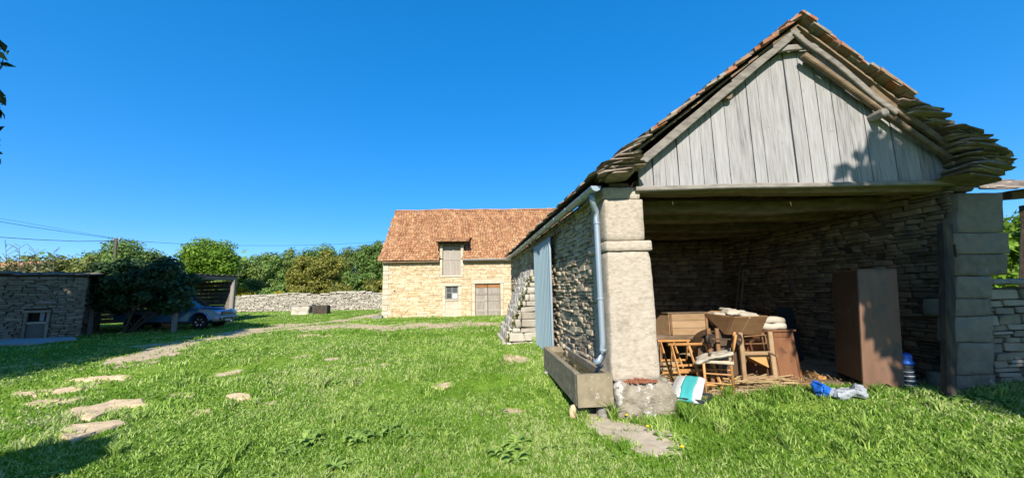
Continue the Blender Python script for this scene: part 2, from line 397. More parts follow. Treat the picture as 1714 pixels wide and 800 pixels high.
class MB:
    def __init__(self):
        self.v, self.f, self.t = [], [], []

    def add(self, vs, fs, tint=None):
        b = len(self.v)
        tint = random.random() if tint is None else tint
        self.v += [Vector(q) for q in vs]
        self.t += [tint] * len(vs)
        self.f += [tuple(b + i for i in q) for q in fs]
        return self

    def hexa(self, p, tint=None):
        """eight points: bottom ring 0-3, top ring 4-7"""
        return self.add(p, [(3, 2, 1, 0), (4, 5, 6, 7), (0, 1, 5, 4), (1, 2, 6, 5), (2, 3, 7, 6), (3, 0, 4, 7)], tint)

    def box(self, c, ax, ay, az, tint=None):
        c, ax, ay, az = (Vector(q) for q in (c, ax, ay, az))
        ax, ay, az = ax / 2, ay / 2, az / 2
        return self.hexa([c - ax - ay - az, c + ax - ay - az, c + ax + ay - az, c - ax + ay - az,
                          c - ax - ay + az, c + ax - ay + az, c + ax + ay + az, c - ax + ay + az], tint)

    def abox(self, x0, x1, y0, y1, z0, z1, tint=None):
        return self.box(((x0 + x1) / 2, (y0 + y1) / 2, (z0 + z1) / 2), (x1 - x0, 0, 0), (0, y1 - y0, 0), (0, 0, z1 - z0), tint)

    def beam(self, a, b, w, h, tint=None, seg=1, wob=0.0, up=Vector((0, 0, 1)), taper=1.0):
        a, b = Vector(a), Vector(b)
        d, s, u = frame_of(b - a, up)
        vs, fs = [], []
        ph = random.random() * 50
        for i in range(seg + 1):
            k = i / seg
            c = a.lerp(b, k)
            sc = 1 + (taper - 1) * k
            if wob:
                c = c + s * (mnoise.noise(Vector((k * 3 + ph, 1, 2))) * wob) + u * (mnoise.noise(Vector((k * 3 + ph, 7, 2))) * wob)
                sc *= 1 + mnoise.noise(Vector((k * 5 + ph, 3, 9))) * 0.18
            # eight-sided bevelled section
            hw, hh, bv = w / 2 * sc, h / 2 * sc, 0.18 * min(w, h) * sc
            for (x, y) in ((-hw + bv, -hh), (hw - bv, -hh), (hw, -hh + bv), (hw, hh - bv), (hw - bv, hh), (-hw + bv, hh), (-hw, hh - bv), (-hw, -hh + bv)):
                vs.append(c + s * x + u * y)
        n = 8
        for i in range(seg):
            for j in range(n):
                fs.append((i * n + j, i * n + (j + 1) % n, (i + 1) * n + (j + 1) % n, (i + 1) * n + j))
        fs.append(tuple(range(n - 1, -1, -1)))
        fs.append(tuple(seg * n + j for j in range(n)))
        return self.add(vs, fs, tint)

    def tube(self, pts, r, n=10, tint=None, cap=True):
        pts = [Vector(q) for q in pts]
        vs, fs = [], []
        for i, q in enumerate(pts):
            d = pts[min(i + 1, len(pts) - 1)] - pts[max(i - 1, 0)]
            d, s, u = frame_of(d)
            rr = r(i / (len(pts) - 1)) if callable(r) else r
            for j in range(n):
                a = 2 * math.pi * j / n
                vs.append(q + s * (math.cos(a) * rr) + u * (math.sin(a) * rr))
        for i in range(len(pts) - 1):
            for j in range(n):
                fs.append((i * n + j, i * n + (j + 1) % n, (i + 1) * n + (j + 1) % n, (i + 1) * n + j))
        if cap:
            fs.append(tuple(range(n - 1, -1, -1)))
            fs.append(tuple((len(pts) - 1) * n + j for j in range(n)))
        return self.add(vs, fs, tint)

    def lathe(self, prof, c, ax=(0, 0, 1), n=20, tint=None):
        d, s, u = frame_of(ax)
        c = Vector(c)
        vs, fs = [], []
        for (r, h) in prof:
            for j in range(n):
                a = 2 * math.pi * j / n
                vs.append(c + d * h + s * (math.cos(a) * r) + u * (math.sin(a) * r))
        for i in range(len(prof) - 1):
            for j in range(n):
                fs.append((i * n + j, i * n + (j + 1) % n, (i + 1) * n + (j + 1) % n, (i + 1) * n + j))
        fs.append(tuple(range(n - 1, -1, -1)))
        fs.append(tuple((len(prof) - 1) * n + j for j in range(n)))
        return self.add(vs, fs, tint)

    def prism(self, poly, ext, tint=None):
        poly = [Vector(q) for q in poly]
        ext = Vector(ext)
        n = len(poly)
        return self.add(poly + [q + ext for q in poly],
                        [tuple(range(n - 1, -1, -1)), tuple(range(n, 2 * n))] + [(i, (i + 1) % n, n + (i + 1) % n, n + i) for i in range(n)], tint)

    def rough(self, c, ax, ay, az, n=(6, 6, 6), amp=0.015, rnd=0.12, freq=5.0, tint=None, shape=None):
        """a worn block: box with rounded corners and an uneven skin"""
        c, ax, ay, az = (Vector(q) for q in (c, ax, ay, az))
        idx, vs, fs = {}, [], []
        L_ = (ax.length, ay.length, az.length)

        def vert(i, j, k):
            key = (i, j, k)
            if key in idx:
                return idx[key]
            m = min(L_)
            q = []
            for a, t_ in enumerate((i, j, k)):
                e_ = min(0.45, rnd * m / L_[a] * 2)
                if rnd >= 0.25 or n[a] < 4:
                    q.append(2 * t_ / n[a] - 1)
                elif t_ in (0, n[a]):
                    q.append(-1.0 if t_ == 0 else 1.0)
                else:
                    q.append((-1 + e_) + (2 - 2 * e_) * (t_ - 1) / (n[a] - 2))
            w = []
            for a in range(3):
                r_ = min(0.95, rnd * m / L_[a] * 2)
                o1, o2 = abs(q[(a + 1) % 3]), abs(q[(a + 2) % 3])
                pull = 0
                for o, b in ((o1, (a + 1) % 3), (o2, (a + 2) % 3)):
                    rb = min(0.95, rnd * m / L_[b] * 2)
                    e = max(0, (o - (1 - rb)) / rb)
                    pull += (1 - math.sqrt(max(0, 1 - 0.75 * e * e))) * r_
                w.append(q[a] * (1 - min(pull, 0.6)) if abs(q[a]) > 0.999 else q[a])
            if shape:
                w = shape(w)
            p = c + ax * (w[0] / 2) + ay * (w[1] / 2) + az * (w[2] / 2)
            p = p + mnoise.noise_vector(p * freq) * amp + mnoise.noise_vector(p * freq * 3.1) * amp * 0.45
            idx[key] = len(vs)
            vs.append(p)
            return idx[key]
        for a in range(3):
            b, d = (a + 1) % 3, (a + 2) % 3
            for side in (0, n[a]):
                for i in range(n[b]):
                    for j in range(n[d]):
                        def K(x, y):
                            t = [0, 0, 0]
                            t[a], t[b], t[d] = side, x, y
                            return vert(*t)
                        q = (K(i, j), K(i + 1, j), K(i + 1, j + 1), K(i, j + 1))
                        fs.append(q if side else q[::-1])
        return self.add(vs, fs, tint)

    def mesh(self, name, origin=None, smooth=False):
        me = bpy.data.meshes.new(name)
        o = Vector(origin) if origin is not None else Vector()
        me.from_pydata([q - o for q in self.v], [], self.f)
        a = me.attributes.new('tint', 'FLOAT', 'POINT')
        a.data.foreach_set('value', self.t)
        if smooth is True:
            me.polygons.foreach_set('use_smooth', [True] * len(me.polygons))
        me.update()
        return me

    def build(self, name, m, parent=None, smooth=False, loc=None, bevel=0.0):
        me = self.mesh(name, loc, smooth)
        o = link_mesh(name, me, m, None)
        if loc is not None:
            o.location = loc
        adopt(o, parent)
        if bevel:
            b = o.modifiers.new('bevel', 'BEVEL')
            b.width = bevel
            b.segments = 2
            b.limit_method = 'ANGLE'
        return o


def np_mesh(name, V, Fc, tint=None, m=None, parent=None, smooth=False):
    me = bpy.data.meshes.new(name)
    nv, nf, k = len(V), len(Fc), Fc.shape[1]
    me.vertices.add(nv)
    me.vertices.foreach_set('co', np.ascontiguousarray(V, np.float32).ravel())
    me.loops.add(nf * k)
    me.loops.foreach_set('vertex_index', np.ascontiguousarray(Fc, np.int32).ravel())
    me.polygons.add(nf)
    me.polygons.foreach_set('loop_start', np.arange(0, nf * k, k, dtype=np.int32))
    if smooth:
        me.polygons.foreach_set('use_smooth', np.ones(nf, bool))
    me.update(calc_edges=True)
    if tint is not None:
        a = me.attributes.new('tint', 'FLOAT', 'POINT')
        a.data.foreach_set('value', np.ascontiguousarray(tint, np.float32))
    return link_mesh(name, me, m, parent)


# --- unit pieces: chamfered, uneven cubes shared by all copies of one kind
def unit_piece(seed, bev, jit):
    rs = random.Random(seed)
    bm = bmesh.new()
    bmesh.ops.create_cube(bm, size=1.0)
    for v in bm.verts:
        v.co += Vector((rs.uniform(-jit, jit), rs.uniform(-jit, jit), rs.uniform(-jit, jit)))
    if bev:
        bmesh.ops.bevel(bm, geom=bm.edges[:], offset=bev, segments=1, affect='EDGES')
        for v in bm.verts:
            v.co += Vector((rs.uniform(-1, 1), rs.uniform(-1, 1), rs.uniform(-1, 1))) * jit * 0.35
    bmesh.ops.triangulate(bm, faces=[f for f in bm.faces if len(f.verts) > 4])
    vs = [tuple(v.co) for v in bm.verts]
    fs = [tuple(v.index for v in f.verts) for f in bm.faces]
    bm.free()
    tris = []
    for f in fs:
        tris.append((f[0], f[1], f[2]))
        if len(f) == 4:
            tris.append((f[0], f[2], f[3]))
    return np.array(vs), fs, np.array(tris)


UNITS = {'stone': [unit_piece(100 + i, 0.085, 0.075) for i in range(10)],
         'slab': [unit_piece(200 + i, 0.16, 0.13) for i in range(8)],
         'tile': [unit_piece(300 + i, 0.0, 0.06) for i in range(6)],
         'board': [unit_piece(400 + i, 0.0, 0.006) for i in range(4)]}
_um = {}


def unit_mesh(kind, k, m):
    key = (kind, k, m)
    if key not in _um:
        vs, fs, _ = UNITS[kind][k]
        me = bpy.data.meshes.new(kind)
        me.from_pydata([tuple(q) for q in vs], [], fs)
        a = me.attributes.new('tint', 'FLOAT', 'POINT')
        a.data.foreach_set('value', [k * 0.137] * len(vs))
        me.materials.append(MATS[m])
        _um[key] = me
    return _um[key]


def mat4(c, ax, ay, az):
    m = Matrix.Identity(4)
    for i, a in enumerate((ax, ay, az, c)):
        for j in range(3):
            m[j][i] = a[j]
    return m


def pieces(parent, name, mats, m, kind='stone', n_obj=300, rest='wall_stones'):
    """the largest-showing n_obj as objects, the others joined as one part"""
    rank = []
    for M_ in mats:
        c = M_.translation
        q = project(c)
        s = 0.0
        if q and -60 < q[0] < 1774 and -60 < q[1] < 860:
            s = max(M_.col[i].xyz.length for i in range(3)) * sorted(M_.col[i].xyz.length for i in range(3))[1] / q[2] ** 2
        rank.append(s)
    order = sorted(range(len(mats)), key=lambda i: -rank[i])
    for i in order[:n_obj]:
        link_mesh(name, unit_mesh(kind, i % len(UNITS[kind]), m), None, parent, mats[i])
    left = order[n_obj:]
    if left:
        Vs, Fs, Ts, b = [], [], [], 0
        for i in left:
            vs, _, tr = UNITS[kind][i % len(UNITS[kind])]
            A = np.array(mats[i])
            Vs.append(vs @ A[:3, :3].T + A[:3, 3])
            Fs.append(tr + b)
            Ts.append(np.full(len(vs), random.random()))
            b += len(vs)
        o = np_mesh(rest, np.concatenate(Vs), np.concatenate(Fs), np.concatenate(Ts), m, parent)
        o['kind'] = 'stuff'


def courses(P, D, N, L_, zb, zt, ch=(0.06, 0.13), sl=(0.14, 0.45), depth=0.14, proud=0.02, skip=(), wav=0.015, gap=0.012, jit=0.5, rot=0.02):
    """matrices of the stones of one wall face; zb/zt may be functions of u"""
    P, D, N = Vector(P), Vector(D).normalized(), Vector(N).normalized()
    fb = zb if callable(zb) else (lambda u: zb)
    ft = zt if callable(zt) else (lambda u: zt)
    zmin = min(fb(L_ * i / 20) for i in range(21))
    zmax = max(ft(L_ * i / 20) for i in range(21))
    res, z, row = [], zmin, 0
    while z < zmax:
        h = random.uniform(*ch)
        u = -random.uniform(0, sl[1])
        while u < L_:
            l = random.uniform(*sl) * (0.8 + 0.4 * random.random())
            u0, u1 = max(0, u), min(L_, u + l)
            u += l
            if u1 - u0 < 0.04:
                continue
            um = (u0 + u1) / 2
            for q in range(1 if random.random() < 0.82 or h < 0.09 else 2):
                hh = h
                zz = z
                if random.random() < 0.14 and h > 0.08:
                    # two thin stones in place of one
                    parts = [(z, h * 0.5), (z + h * 0.5, h * 0.5)]
                else:
                    parts = [(zz, hh)]
                break
            for (z0, h0) in parts:
                z1 = z0 + h0
                if z0 < fb(um) - 0.06 or z1 > ft(um) + 0.04:
                    continue
                a0, a1 = u0, u1
                ok = True
                for (s0, s1, t0, t1) in skip:
                    if z1 > t0 + 0.02 and z0 < t1 - 0.02 and a1 > s0 and a0 < s1:
                        if a0 < s0 - 0.05:
                            a1 = s0
                        elif a1 > s1 + 0.05:
                            a0 = s1
                        else:
                            ok = False
                if not ok or a1 - a0 < 0.04:
                    continue
                wv = mnoise.noise(Vector((um * 0.8, z * 0.7, row * 0.01))) * wav * 2
                pr = proud * (random.uniform(-jit, 1.0) + (0.9 if random.random() < 0.08 else 0))
                c = P + D * ((a0 + a1) / 2) + N * (pr - depth / 2) + Vector((0, 0, (z0 + z1) / 2 + wv))
                r_ = random.gauss(0, rot)
                dx = (D * math.cos(r_) + Vector((0, 0, math.sin(r_))))
                up = Vector((0, 0, math.cos(r_))) - D * math.sin(r_)
                yaw = random.gauss(0, 0.035)
                dx = (dx + N * yaw).normalized()
                nn = (N - D * yaw).normalized()
                res.append(mat4(c, dx * max(0.03, a1 - a0 - gap), nn * -depth if False else nn * depth, up * max(0.025, h0 - gap * 0.8)))
        z += h
        row += 1
    return res


def slab_core(name, P, D, N, L_, zb, zt, thick, m, parent, back=0.0, skip=()):
    """wall body: a box set back behind its stones; openings left free"""
    P, D, N = Vector(P), Vector(D).normalized(), Vector(N).normalized()
    mb = MB()
    us = sorted({0, L_, *[s[0] for s in skip], *[s[1] for s in skip]})
    zs = sorted({zb, zt, *[s[2] for s in skip], *[s[3] for s in skip]})
    us = [u for u in us if 0 <= u <= L_]
    zs = [z for z in zs if zb <= z <= zt]
    for u0, u1 in zip(us[:-1], us[1:]):
        for z0, z1 in zip(zs[:-1], zs[1:]):
            um, zm = (u0 + u1) / 2, (z0 + z1) / 2
            if any(s[0] < um < s[1] and s[2] < zm < s[3] for s in skip):
                continue
            mb.box(P + D * um - N * (back + thick / 2) + Vector((0, 0, zm)), D * (u1 - u0), N * thick, (0, 0, z1 - z0), 0.5)
    return mb.build(name, m, parent)


def set_struct(o):
    o['kind'] = 'structure'
    return o


# ------------------------------------------------------------------ ground
E2 = Vector((-0.1247, 0.992, 0)).normalized()       # along the shed, away from the camera
E1 = Vector((1, 0.04, 0)).normalized()              # along its gable
SA = Vector((1.30, 5.10, 0))                        # left front corner of the shed
SB = Vector((6.38, 5.30, 0))                        # inner front corner of the right wall

TRACK = [[ground(*q) for q in pts] for pts in (
    [(225, 598), (300, 578), (400, 556), (480, 545), (560, 538), (640, 524)],
    [(400, 556), (500, 549), (600, 547), (700, 545), (790, 541)],
)]
TRW = (0.9, 1.2)
BARE = [(ground(x, y), rx, ry) for x, y, rx, ry in (
    (740, 645, .16, .20), (862, 686, .28, .12), (702, 796, .12, .12), (570, 668, .12, .10), (400, 664, .30, .16), (455, 672, .14, .1),
    (320, 689, .22, .14), (160, 633, .55, .20), (75, 655, .75, .3), (70, 672, .6, .25), (515, 562, .5, .3), (545, 562, .4, .25), (510, 595, .3, .2),
    (555, 600, .25, .2), (600, 617, .25, .15), (380, 625, .3, .2), (300, 660, .25, .2), (250, 578, .9, .5), (1000, 692, .2, .25), (1090, 742, .5, .3), (1020, 715, .3, .2),
    (860, 600, .4, .3), (690, 548, 1.2, .5), (760, 540, 1.0, .5), (500, 545, 2.2, .6), (640, 610, .2, .15), (1000, 740, .1, .05))]


def dirt(x, y):
    x = np.asarray(x, float)
    y = np.asarray(y, float)
    wob = 0.22 * np.sin(2.3 * x + 1.7 * y) + 0.18 * np.sin(5.1 * x - 3.3 * y + 1) + 0.14 * np.sin(9.7 * y + 7.9 * x) + 0.1 * np.sin(17 * x + 13 * y)
    d = np.zeros_like(x)
    for pts, wd in zip(TRACK, TRW):
        for a, b in zip(pts[:-1], pts[1:]):
            ab = np.array([b.x - a.x, b.y - a.y])
            l2 = ab @ ab
            t = np.clip(((x - a.x) * ab[0] + (y - a.y) * ab[1]) / l2, 0, 1)
            q = np.hypot(x - a.x - t * ab[0], y - a.y - t * ab[1]) / (wd * (1 + a.y / 40))
            d = np.maximum(d, 1.35 - q + wob * 1.2)
    for c, rx, ry in BARE:
        q = np.hypot((x - c.x) / rx, (y - c.y) / (ry * 1.3))
        d = np.maximum(d, 1.25 - q + wob * 0.9)
    # earth floor of the shed
    u = x - (SA.x + (y - SA.y) * E2.x / E2.y)
    ins = ss(0.15, 0.4, u) * (1 - ss(4.95, 5.2, u)) * ss(5.35, 5.75, y) * (1 - ss(15, 15.5, y))
    d = np.maximum(d, ins * 1.2)
    return np.clip(d, 0, 1)


def axis(fine0, fine1, st, far):
    a = list(np.arange(fine0, fine1, st))
    s, x = st, fine1
    hi = []
    while x < far:
        hi.append(x)
        s *= 1.09
        x += s
    s, x = st, fine0 - st
    lo = []
    while x > -far:
        lo.append(x)
        s *= 1.09
        x -= s
    return np.array(lo[::-1] + a + hi)


xs = axis(-11, 9, 0.11, 900)
ys = axis(2.0, 15, 0.11, 900)
GX, GY = np.meshgrid(xs, ys)
D0 = dirt(GX, GY)
V = np.stack([GX, GY, gz(GX, GY) - 0.02 * D0], -1).reshape(-1, 3)
nx_, ny_ = len(xs), len(ys)
ii = (np.arange(ny_ - 1)[:, None] * nx_ + np.arange(nx_ - 1)[None]).ravel()
FQ = np.stack([ii, ii + 1, ii + nx_ + 1, ii + nx_], -1)
gm = bpy.data.materials.new('ground')
gm.use_nodes = True
t = gm.node_tree
pb = t.nodes['Principled BSDF']
pb.inputs['Roughness'].default_value = 0.95
pb.inputs['Specular IOR Level'].default_value = 0.1
geo = t.nodes.new('ShaderNodeNewGeometry')
att = t.nodes.new('ShaderNodeAttribute')
att.attribute_name = 'tint'


def gnoise(sc, det=6):
    n = t.nodes.new('ShaderNodeTexNoise')
    n.inputs['Scale'].default_value = sc
    n.inputs['Detail'].default_value = det
    n.inputs['Roughness'].default_value = 0.65
    t.links.new(geo.outputs['Position'], n.inputs['Vector'])
    return n.outputs['Fac']


def gramp(src, cols):
    r_ = t.nodes.new('ShaderNodeValToRGB')
    e = r_.color_ramp.elements
    while len(e) < len(cols):
        e.new(0.5)
    for i, (p_, c_) in enumerate(cols):
        e[i].position = p_
        e[i].color = (*[q * ALB for q in c_], 1)
    t.links.new(src, r_.inputs[0])
    return r_.outputs[0]


gcol = gramp(gnoise(1.1, 9), [(0.3, (0.08, 0.15, 0.014)), (0.5, (0.15, 0.26, 0.024)), (0.62, (0.22, 0.32, 0.045)), (0.72, (0.34, 0.35, 0.11))])
dcol = gramp(gnoise(5, 9), [(0.3, (0.32, 0.225, 0.12)), (0.5, (0.54, 0.43, 0.27)), (0.68, (0.70, 0.59, 0.41))])
ma = t.nodes.new('ShaderNodeMath')
ma.operation = 'MULTIPLY_ADD'
t.links.new(gnoise(9, 6), ma.inputs[0])
ma.inputs[1].default_value = 1.1
ma.inputs[2].default_value = -0.62
mb2 = t.nodes.new('ShaderNodeMath')
mb2.operation = 'ADD'
t.links.new(att.outputs['Fac'], mb2.inputs[0])
t.links.new(ma.outputs[0], mb2.inputs[1])
mr = t.nodes.new('ShaderNodeMapRange')
mr.inputs['From Min'].default_value = 0.32
mr.inputs['From Max'].default_value = 0.62
t.links.new(mb2.outputs[0], mr.inputs['Value'])
mx = t.nodes.new('ShaderNodeMix')
mx.data_type = 'RGBA'
t.links.new(mr.outputs[0], mx.inputs[0])
t.links.new(gcol, mx.inputs[6])
t.links.new(dcol, mx.inputs[7])
t.links.new(mx.outputs[2], pb.inputs['Base Color'])
bp = t.nodes.new('ShaderNodeBump')
bp.inputs['Strength'].default_value = 0.7
bp.inputs['Distance'].default_value = 0.03
t.links.new(gnoise(28, 8), bp.inputs['Height'])
t.links.new(bp.outputs[0], pb.inputs['Normal'])
MATS['ground'] = gm
GROUND = set_struct(np_mesh('ground', V, FQ, D0.ravel(), 'ground', smooth=True))
GROUND['label'] = 'green lawn of the farmyard with bare dirt patches and a worn track'

# pale flagstones and bedrock showing through the lawn
STONE_POLYS = []


def flat_stone(pts, h=0.05, m='flag', name='flagstone', sink=0.02):
    g = [ground(*q) for q in pts]
    c = sum(g, Vector()) / len(g)
    STONE_POLYS.append([c + (q - c) * .9 for q in g])
    ring = []
    n = len(g)
    for i in range(n):
        for k in range(4):
            q = g[i].lerp(g[(i + 1) % n], k / 4)
            q = q + (q - c).normalized() * (mnoise.noise(q * 6) * 0.06)
            ring.append(q)
    mb = MB()
    n = len(ring)
    vs, fs = [], []
    for lv, (sc, dz) in enumerate(((1.02, -0.12), (1.0, h * 0.6), (0.93, h), (0.62, h), (0.3, h * 0.95))):
        for q in ring:
            p = c + (q - c) * sc
            p.z = float(gz(p.x, p.y)) + dz - sink + mnoise.noise(p * 7) * 0.016 * (lv > 0)
            vs.append(p)
    for lv in range(4):
        for j in range(n):
            fs.append((lv * n + j, lv * n + (j + 1) % n, (lv + 1) * n + (j + 1) % n, (lv + 1) * n + j))
    fs.append(tuple(4 * n + j for j in range(n)))
    mb.add(vs, fs)
    return mb.build(name, m, GROUND)


flat_stone([(98, 738), (110, 716), (150, 712), (205, 706), (212, 712), (160, 728), (122, 742)], 0.065)
flat_stone([(112, 702), (118, 688), (150, 682), (190, 674), (240, 670), (246, 680), (190, 690), (150, 706)], 0.065)
flat_stone([(105, 637), (150, 632), (215, 628), (218, 632), (160, 637)], 0.035)
flat_stone([(70, 660), (100, 650), (132, 646), (136, 652), (90, 662)], 0.035)
flat_stone([(14, 661), (30, 655), (58, 656), (60, 662), (22, 666)], 0.035)
flat_stone([(30, 678), (80, 668), (105, 666), (100, 670), (50, 680)], 0.035)
flat_stone([(62, 683), (100, 672), (140, 666), (142, 669), (100, 678)], 0.035)
flat_stone([(722, 648), (728, 642), (755, 640), (760, 645), (742, 652)], 0.035)
flat_stone([(376, 663), (390, 658), (420, 660), (418, 667), (390, 669)], 0.04)
flat_stone([(312, 690), (330, 685), (352, 688), (350, 694), (325, 695)], 0.04)
flat_stone([(498, 562), (505, 560), (524, 560), (524, 563), (504, 564)], 0.035)
flat_stone([(300, 662), (310, 660), (322, 662), (318, 666), (304, 666)], 0.04)
flat_stone([(975, 708), (1005, 698), (1060, 710), (1115, 718), (1148, 738), (1140, 764), (1095, 770), (1045, 748), (1005, 728)], 0.04, 'old_concrete', 'worn_slab')
flat_stone([(958, 688), (985, 682), (1005, 692), (998, 704), (972, 700)], 0.05, 'old_concrete', 'worn_slab')

# ------------------------------------------------------------------ the open stone shed on the right
SHED = thing('stone_shed', SA, 'open-fronted stone cart shed with grey plank gable and stone slab eaves', 'shed')
WALLZ = 3.02
SLEN = 10.9
door_u = (2.95, 4.85)
but_u = (5.25, 7.2)
N_L = Vector((-E2.y, E2.x, 0))         # outward normal of the left wall
lw = slab_core('left_wall', SA + E2 * 0.4, E2, N_L, SLEN - 0.4, -0.2, WALLZ, 0.42, 'mortar', SHED, back=0.07)
stn = courses(SA + E2 * 0.45, E2, N_L, SLEN - 0.45, lambda u: 0.0, lambda u: WALLZ, ch=(0.045, 0.10), sl=(0.12, 0.42), depth=0.16, proud=0.024, wav=0.02, gap=0.007)
pieces(lw, 'stone', stn, 'shed_stone', n_obj=150, rest='small_stones')
N_R = Vector((-E2.y, E2.x, 0))         # the right wall is seen from inside, facing left
rw = slab_core('right_wall', SB + E2 * 0.24, E2, N_R, SLEN - .24, -0.2, 3.0, 0.55, 'mortar', SHED, back=0.06)
hole = [(1.52, 1.66, 2.24, 2.38), (0.98, 1.13, 2.02, 2.17)]
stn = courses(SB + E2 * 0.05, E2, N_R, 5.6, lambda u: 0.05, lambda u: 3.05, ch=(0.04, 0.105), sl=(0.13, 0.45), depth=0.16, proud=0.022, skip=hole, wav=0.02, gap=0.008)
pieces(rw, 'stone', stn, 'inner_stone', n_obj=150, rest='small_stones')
bw_P = SA + E2 * 5.0 + E1 * 0.35
bw = slab_core('back_wall', bw_P, E1, -E2, 5.0, -0.2, 3.08, 0.4, 'mortar', SHED, back=0.06)
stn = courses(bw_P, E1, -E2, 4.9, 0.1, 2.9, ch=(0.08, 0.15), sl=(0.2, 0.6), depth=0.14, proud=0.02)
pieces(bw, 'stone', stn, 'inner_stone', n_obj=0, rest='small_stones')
# far end gable of the shed
fe = slab_core('end_wall', SA + E2 * SLEN, E1, E2, 5.6, -0.2, 3.0, 0.4, 'mortar', SHED, back=0.02)
MB().prism([SA + E2 * (SLEN - 0.2) + E1 * 0.1 + Vector((0, 0, 3)), SA + E2 * (SLEN - 0.2) + E1 * 5.6 + Vector((0, 0, 3)), SA + E2 * (SLEN - 0.2) + E1 * 2.9 + Vector((0, 0, 5.1))], -E2 * 0.3).build('end_gable', 'mortar', SHED)
ND = -E2
GN = Vector((E1.y, -E1.x, 0))          # out of the gable, towards the camera


def gp(px, py, o=0.0):
    P = Vector((1.5, 5.1, 0)) + GN * o
    return on_plane(px, py, P, E1)


# left pier
def pier_block(name, x0, x1, z0, z1, dep, m, off=0.0, amp=0.014, rnd=0.05, n=(7, 7, 8), shape=None, freq=5):
    c = Vector((0, 0, 0)) + SA + E1 * ((x0 + x1) / 2 - SA.x) + E2 * (dep / 2 - off)
    c.z = (z0 + z1) / 2
    return MB().rough(c, E1 * (x1 - x0), E2 * dep, (0, 0, z1 - z0), n, amp, rnd, freq, None, shape).build(name, m, SHED, smooth=True)


def plinth_shape(w):
    # undercut on the right, bulging forward
    s = 1 + 0.06 * (1 - w[2]) * (1 if w[0] > 0 else -0.3) - 0.08 * max(0, w[0]) * max(0, -w[2])
    return [w[0] * s, w[1] * (1.02 - 0.04 * w[2]), w[2]]


pier_block('plinth', 1.29, 2.03, -0.15, 0.43, 0.85, 'plinth_stone', 0.12, 0.045, 0.05, (20, 18, 16), plinth_shape, 7)
def shaft_shape(w):
    x = w[0] * (1.0 + 0.05 * (1 - w[2]) * 0.5)
    if w[2] > 0.88 and w[0] > 0.5:
        x -= 0.10 * (w[2] - 0.88) / 0.12
    return [x, w[1], w[2]]


pier_block('pier_shaft', 1.285, 1.885, 0.44, 2.125, 0.62, 'pier_stone', 0.02, 0.010, 0.028, (12, 9, 26), shaft_shape, 7)
pier_block('pier_capital', 1.272, 1.905, 2.135, 2.275, 0.66, 'pier_stone', 0.04, 0.006, 0.09, (12, 9, 5), None, 7)
pier_block('pier_block', 1.285, 1.825, 2.283, 2.86, 0.60, 'pier_stone', 0.02, 0.009, 0.03, (9, 8, 10), None, 7)
pier_block('pier_block', 1.275, 1.80, 2.868, 3.03, 0.60, 'pier_stone', 0.0, 0.010, 0.08, (9, 8, 5), None, 7)
# red roof crumbs lying on the plinth ledge
# right pier, six blocks
rp = [(322, 390, 1606, 1683), (390, 426, 1597, 1690), (426, 462, 1598, 1688), (462, 500, 1603, 1664), (500, 530, 1594, 1662), (530, 574, 1600, 1666), (574, 628, 1603, 1664), (628, 668, 1598, 1668)]
for y0, y1, x0, x1 in rp:
    SP = SB - E2 * 0.03
    a_, b_ = on_plane(x0, (y0 + y1) / 2, SP, E1), on_plane(x1, (y0 + y1) / 2, SP, E1)
    zt_, zb_ = on_plane(x0, y0, SP, E1).z, on_plane(x0, y1, SP, E1).z
    pd = 0.20 if y0 % 4 else 0.34
    c = (a_ + b_) / 2 + E2 * (pd / 2 + random.uniform(-0.015, 0.015))
    c.z = (zt_ + zb_) / 2
    az_ = (on_plane(x0, y0, SP, E1) + on_plane(x1, y0, SP, E1) - on_plane(x0, y1, SP, E1) - on_plane(x1, y1, SP, E1)) / 2
    az_ = Vector((az_.x, az_.y, zt_ - zb_ - 0.008))
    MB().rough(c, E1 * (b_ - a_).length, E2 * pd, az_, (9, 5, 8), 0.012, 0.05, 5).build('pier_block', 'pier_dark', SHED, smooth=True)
MB().beam(SB + E2 * 0.5 + Vector((0.02, 0, 3.04)), SB + E2 * 9 + Vector((0.02, 0, 3.04)), 0.35, 0.12, seg=6, wob=0.02).build('wall_plate', 'brown_beam', SHED)
MB().beam(SA + E2 * 0.1 + Vector((0.25, 0, 3.07)), SA + E2 * SLEN + Vector((0.25, 0, 3.07)), 0.30, 0.10, seg=6, wob=0.02).build('wall_plate', 'brown_beam', SHED)

# lintel and inner beams
a, b = gp(1062, 318, -0.02), gp(1612, 306, -0.02)
MB().beam(a + Vector((0, 0, .005)), b + Vector((0, 0, .005)), 0.13, 0.07, seg=22, wob=0.016).build('lintel_beam', 'grey_beam', SHED)
a, b = gp(1062, 316, -0.22), gp(1612, 312, -0.22)
MB().beam(a, b, 0.26, 0.20, seg=10, wob=0.03).build('lintel_beam', 'brown_beam', SHED)
for k, (dy, w_, h_, zz) in enumerate(((0.95, 0.24, 0.24, 2.93), (1.9, 0.22, 0.24, 2.95), (2.9, 0.24, 0.26, 2.93), (3.9, 0.24, 0.26, 2.93))):
    MB().beam(SA + E2 * dy + E1 * 0.2 + Vector((0, 0, zz)), SA + E2 * dy + E1 * 5.3 + Vector((0, 0, zz + 0.05)), w_, h_, seg=10, wob=0.05).build('tie_beam', 'brown_beam', SHED)
for k in range(13):   # boards of the loft floor
    MB().box(SA + E2 * 2.65 + E1 * (0.40 + k * 0.395) + Vector((0, 0, 3.13)), E1 * 0.375, E2 * 4.7, (0, 0, 0.03)).build('loft_board', 'brown_beam', SHED)

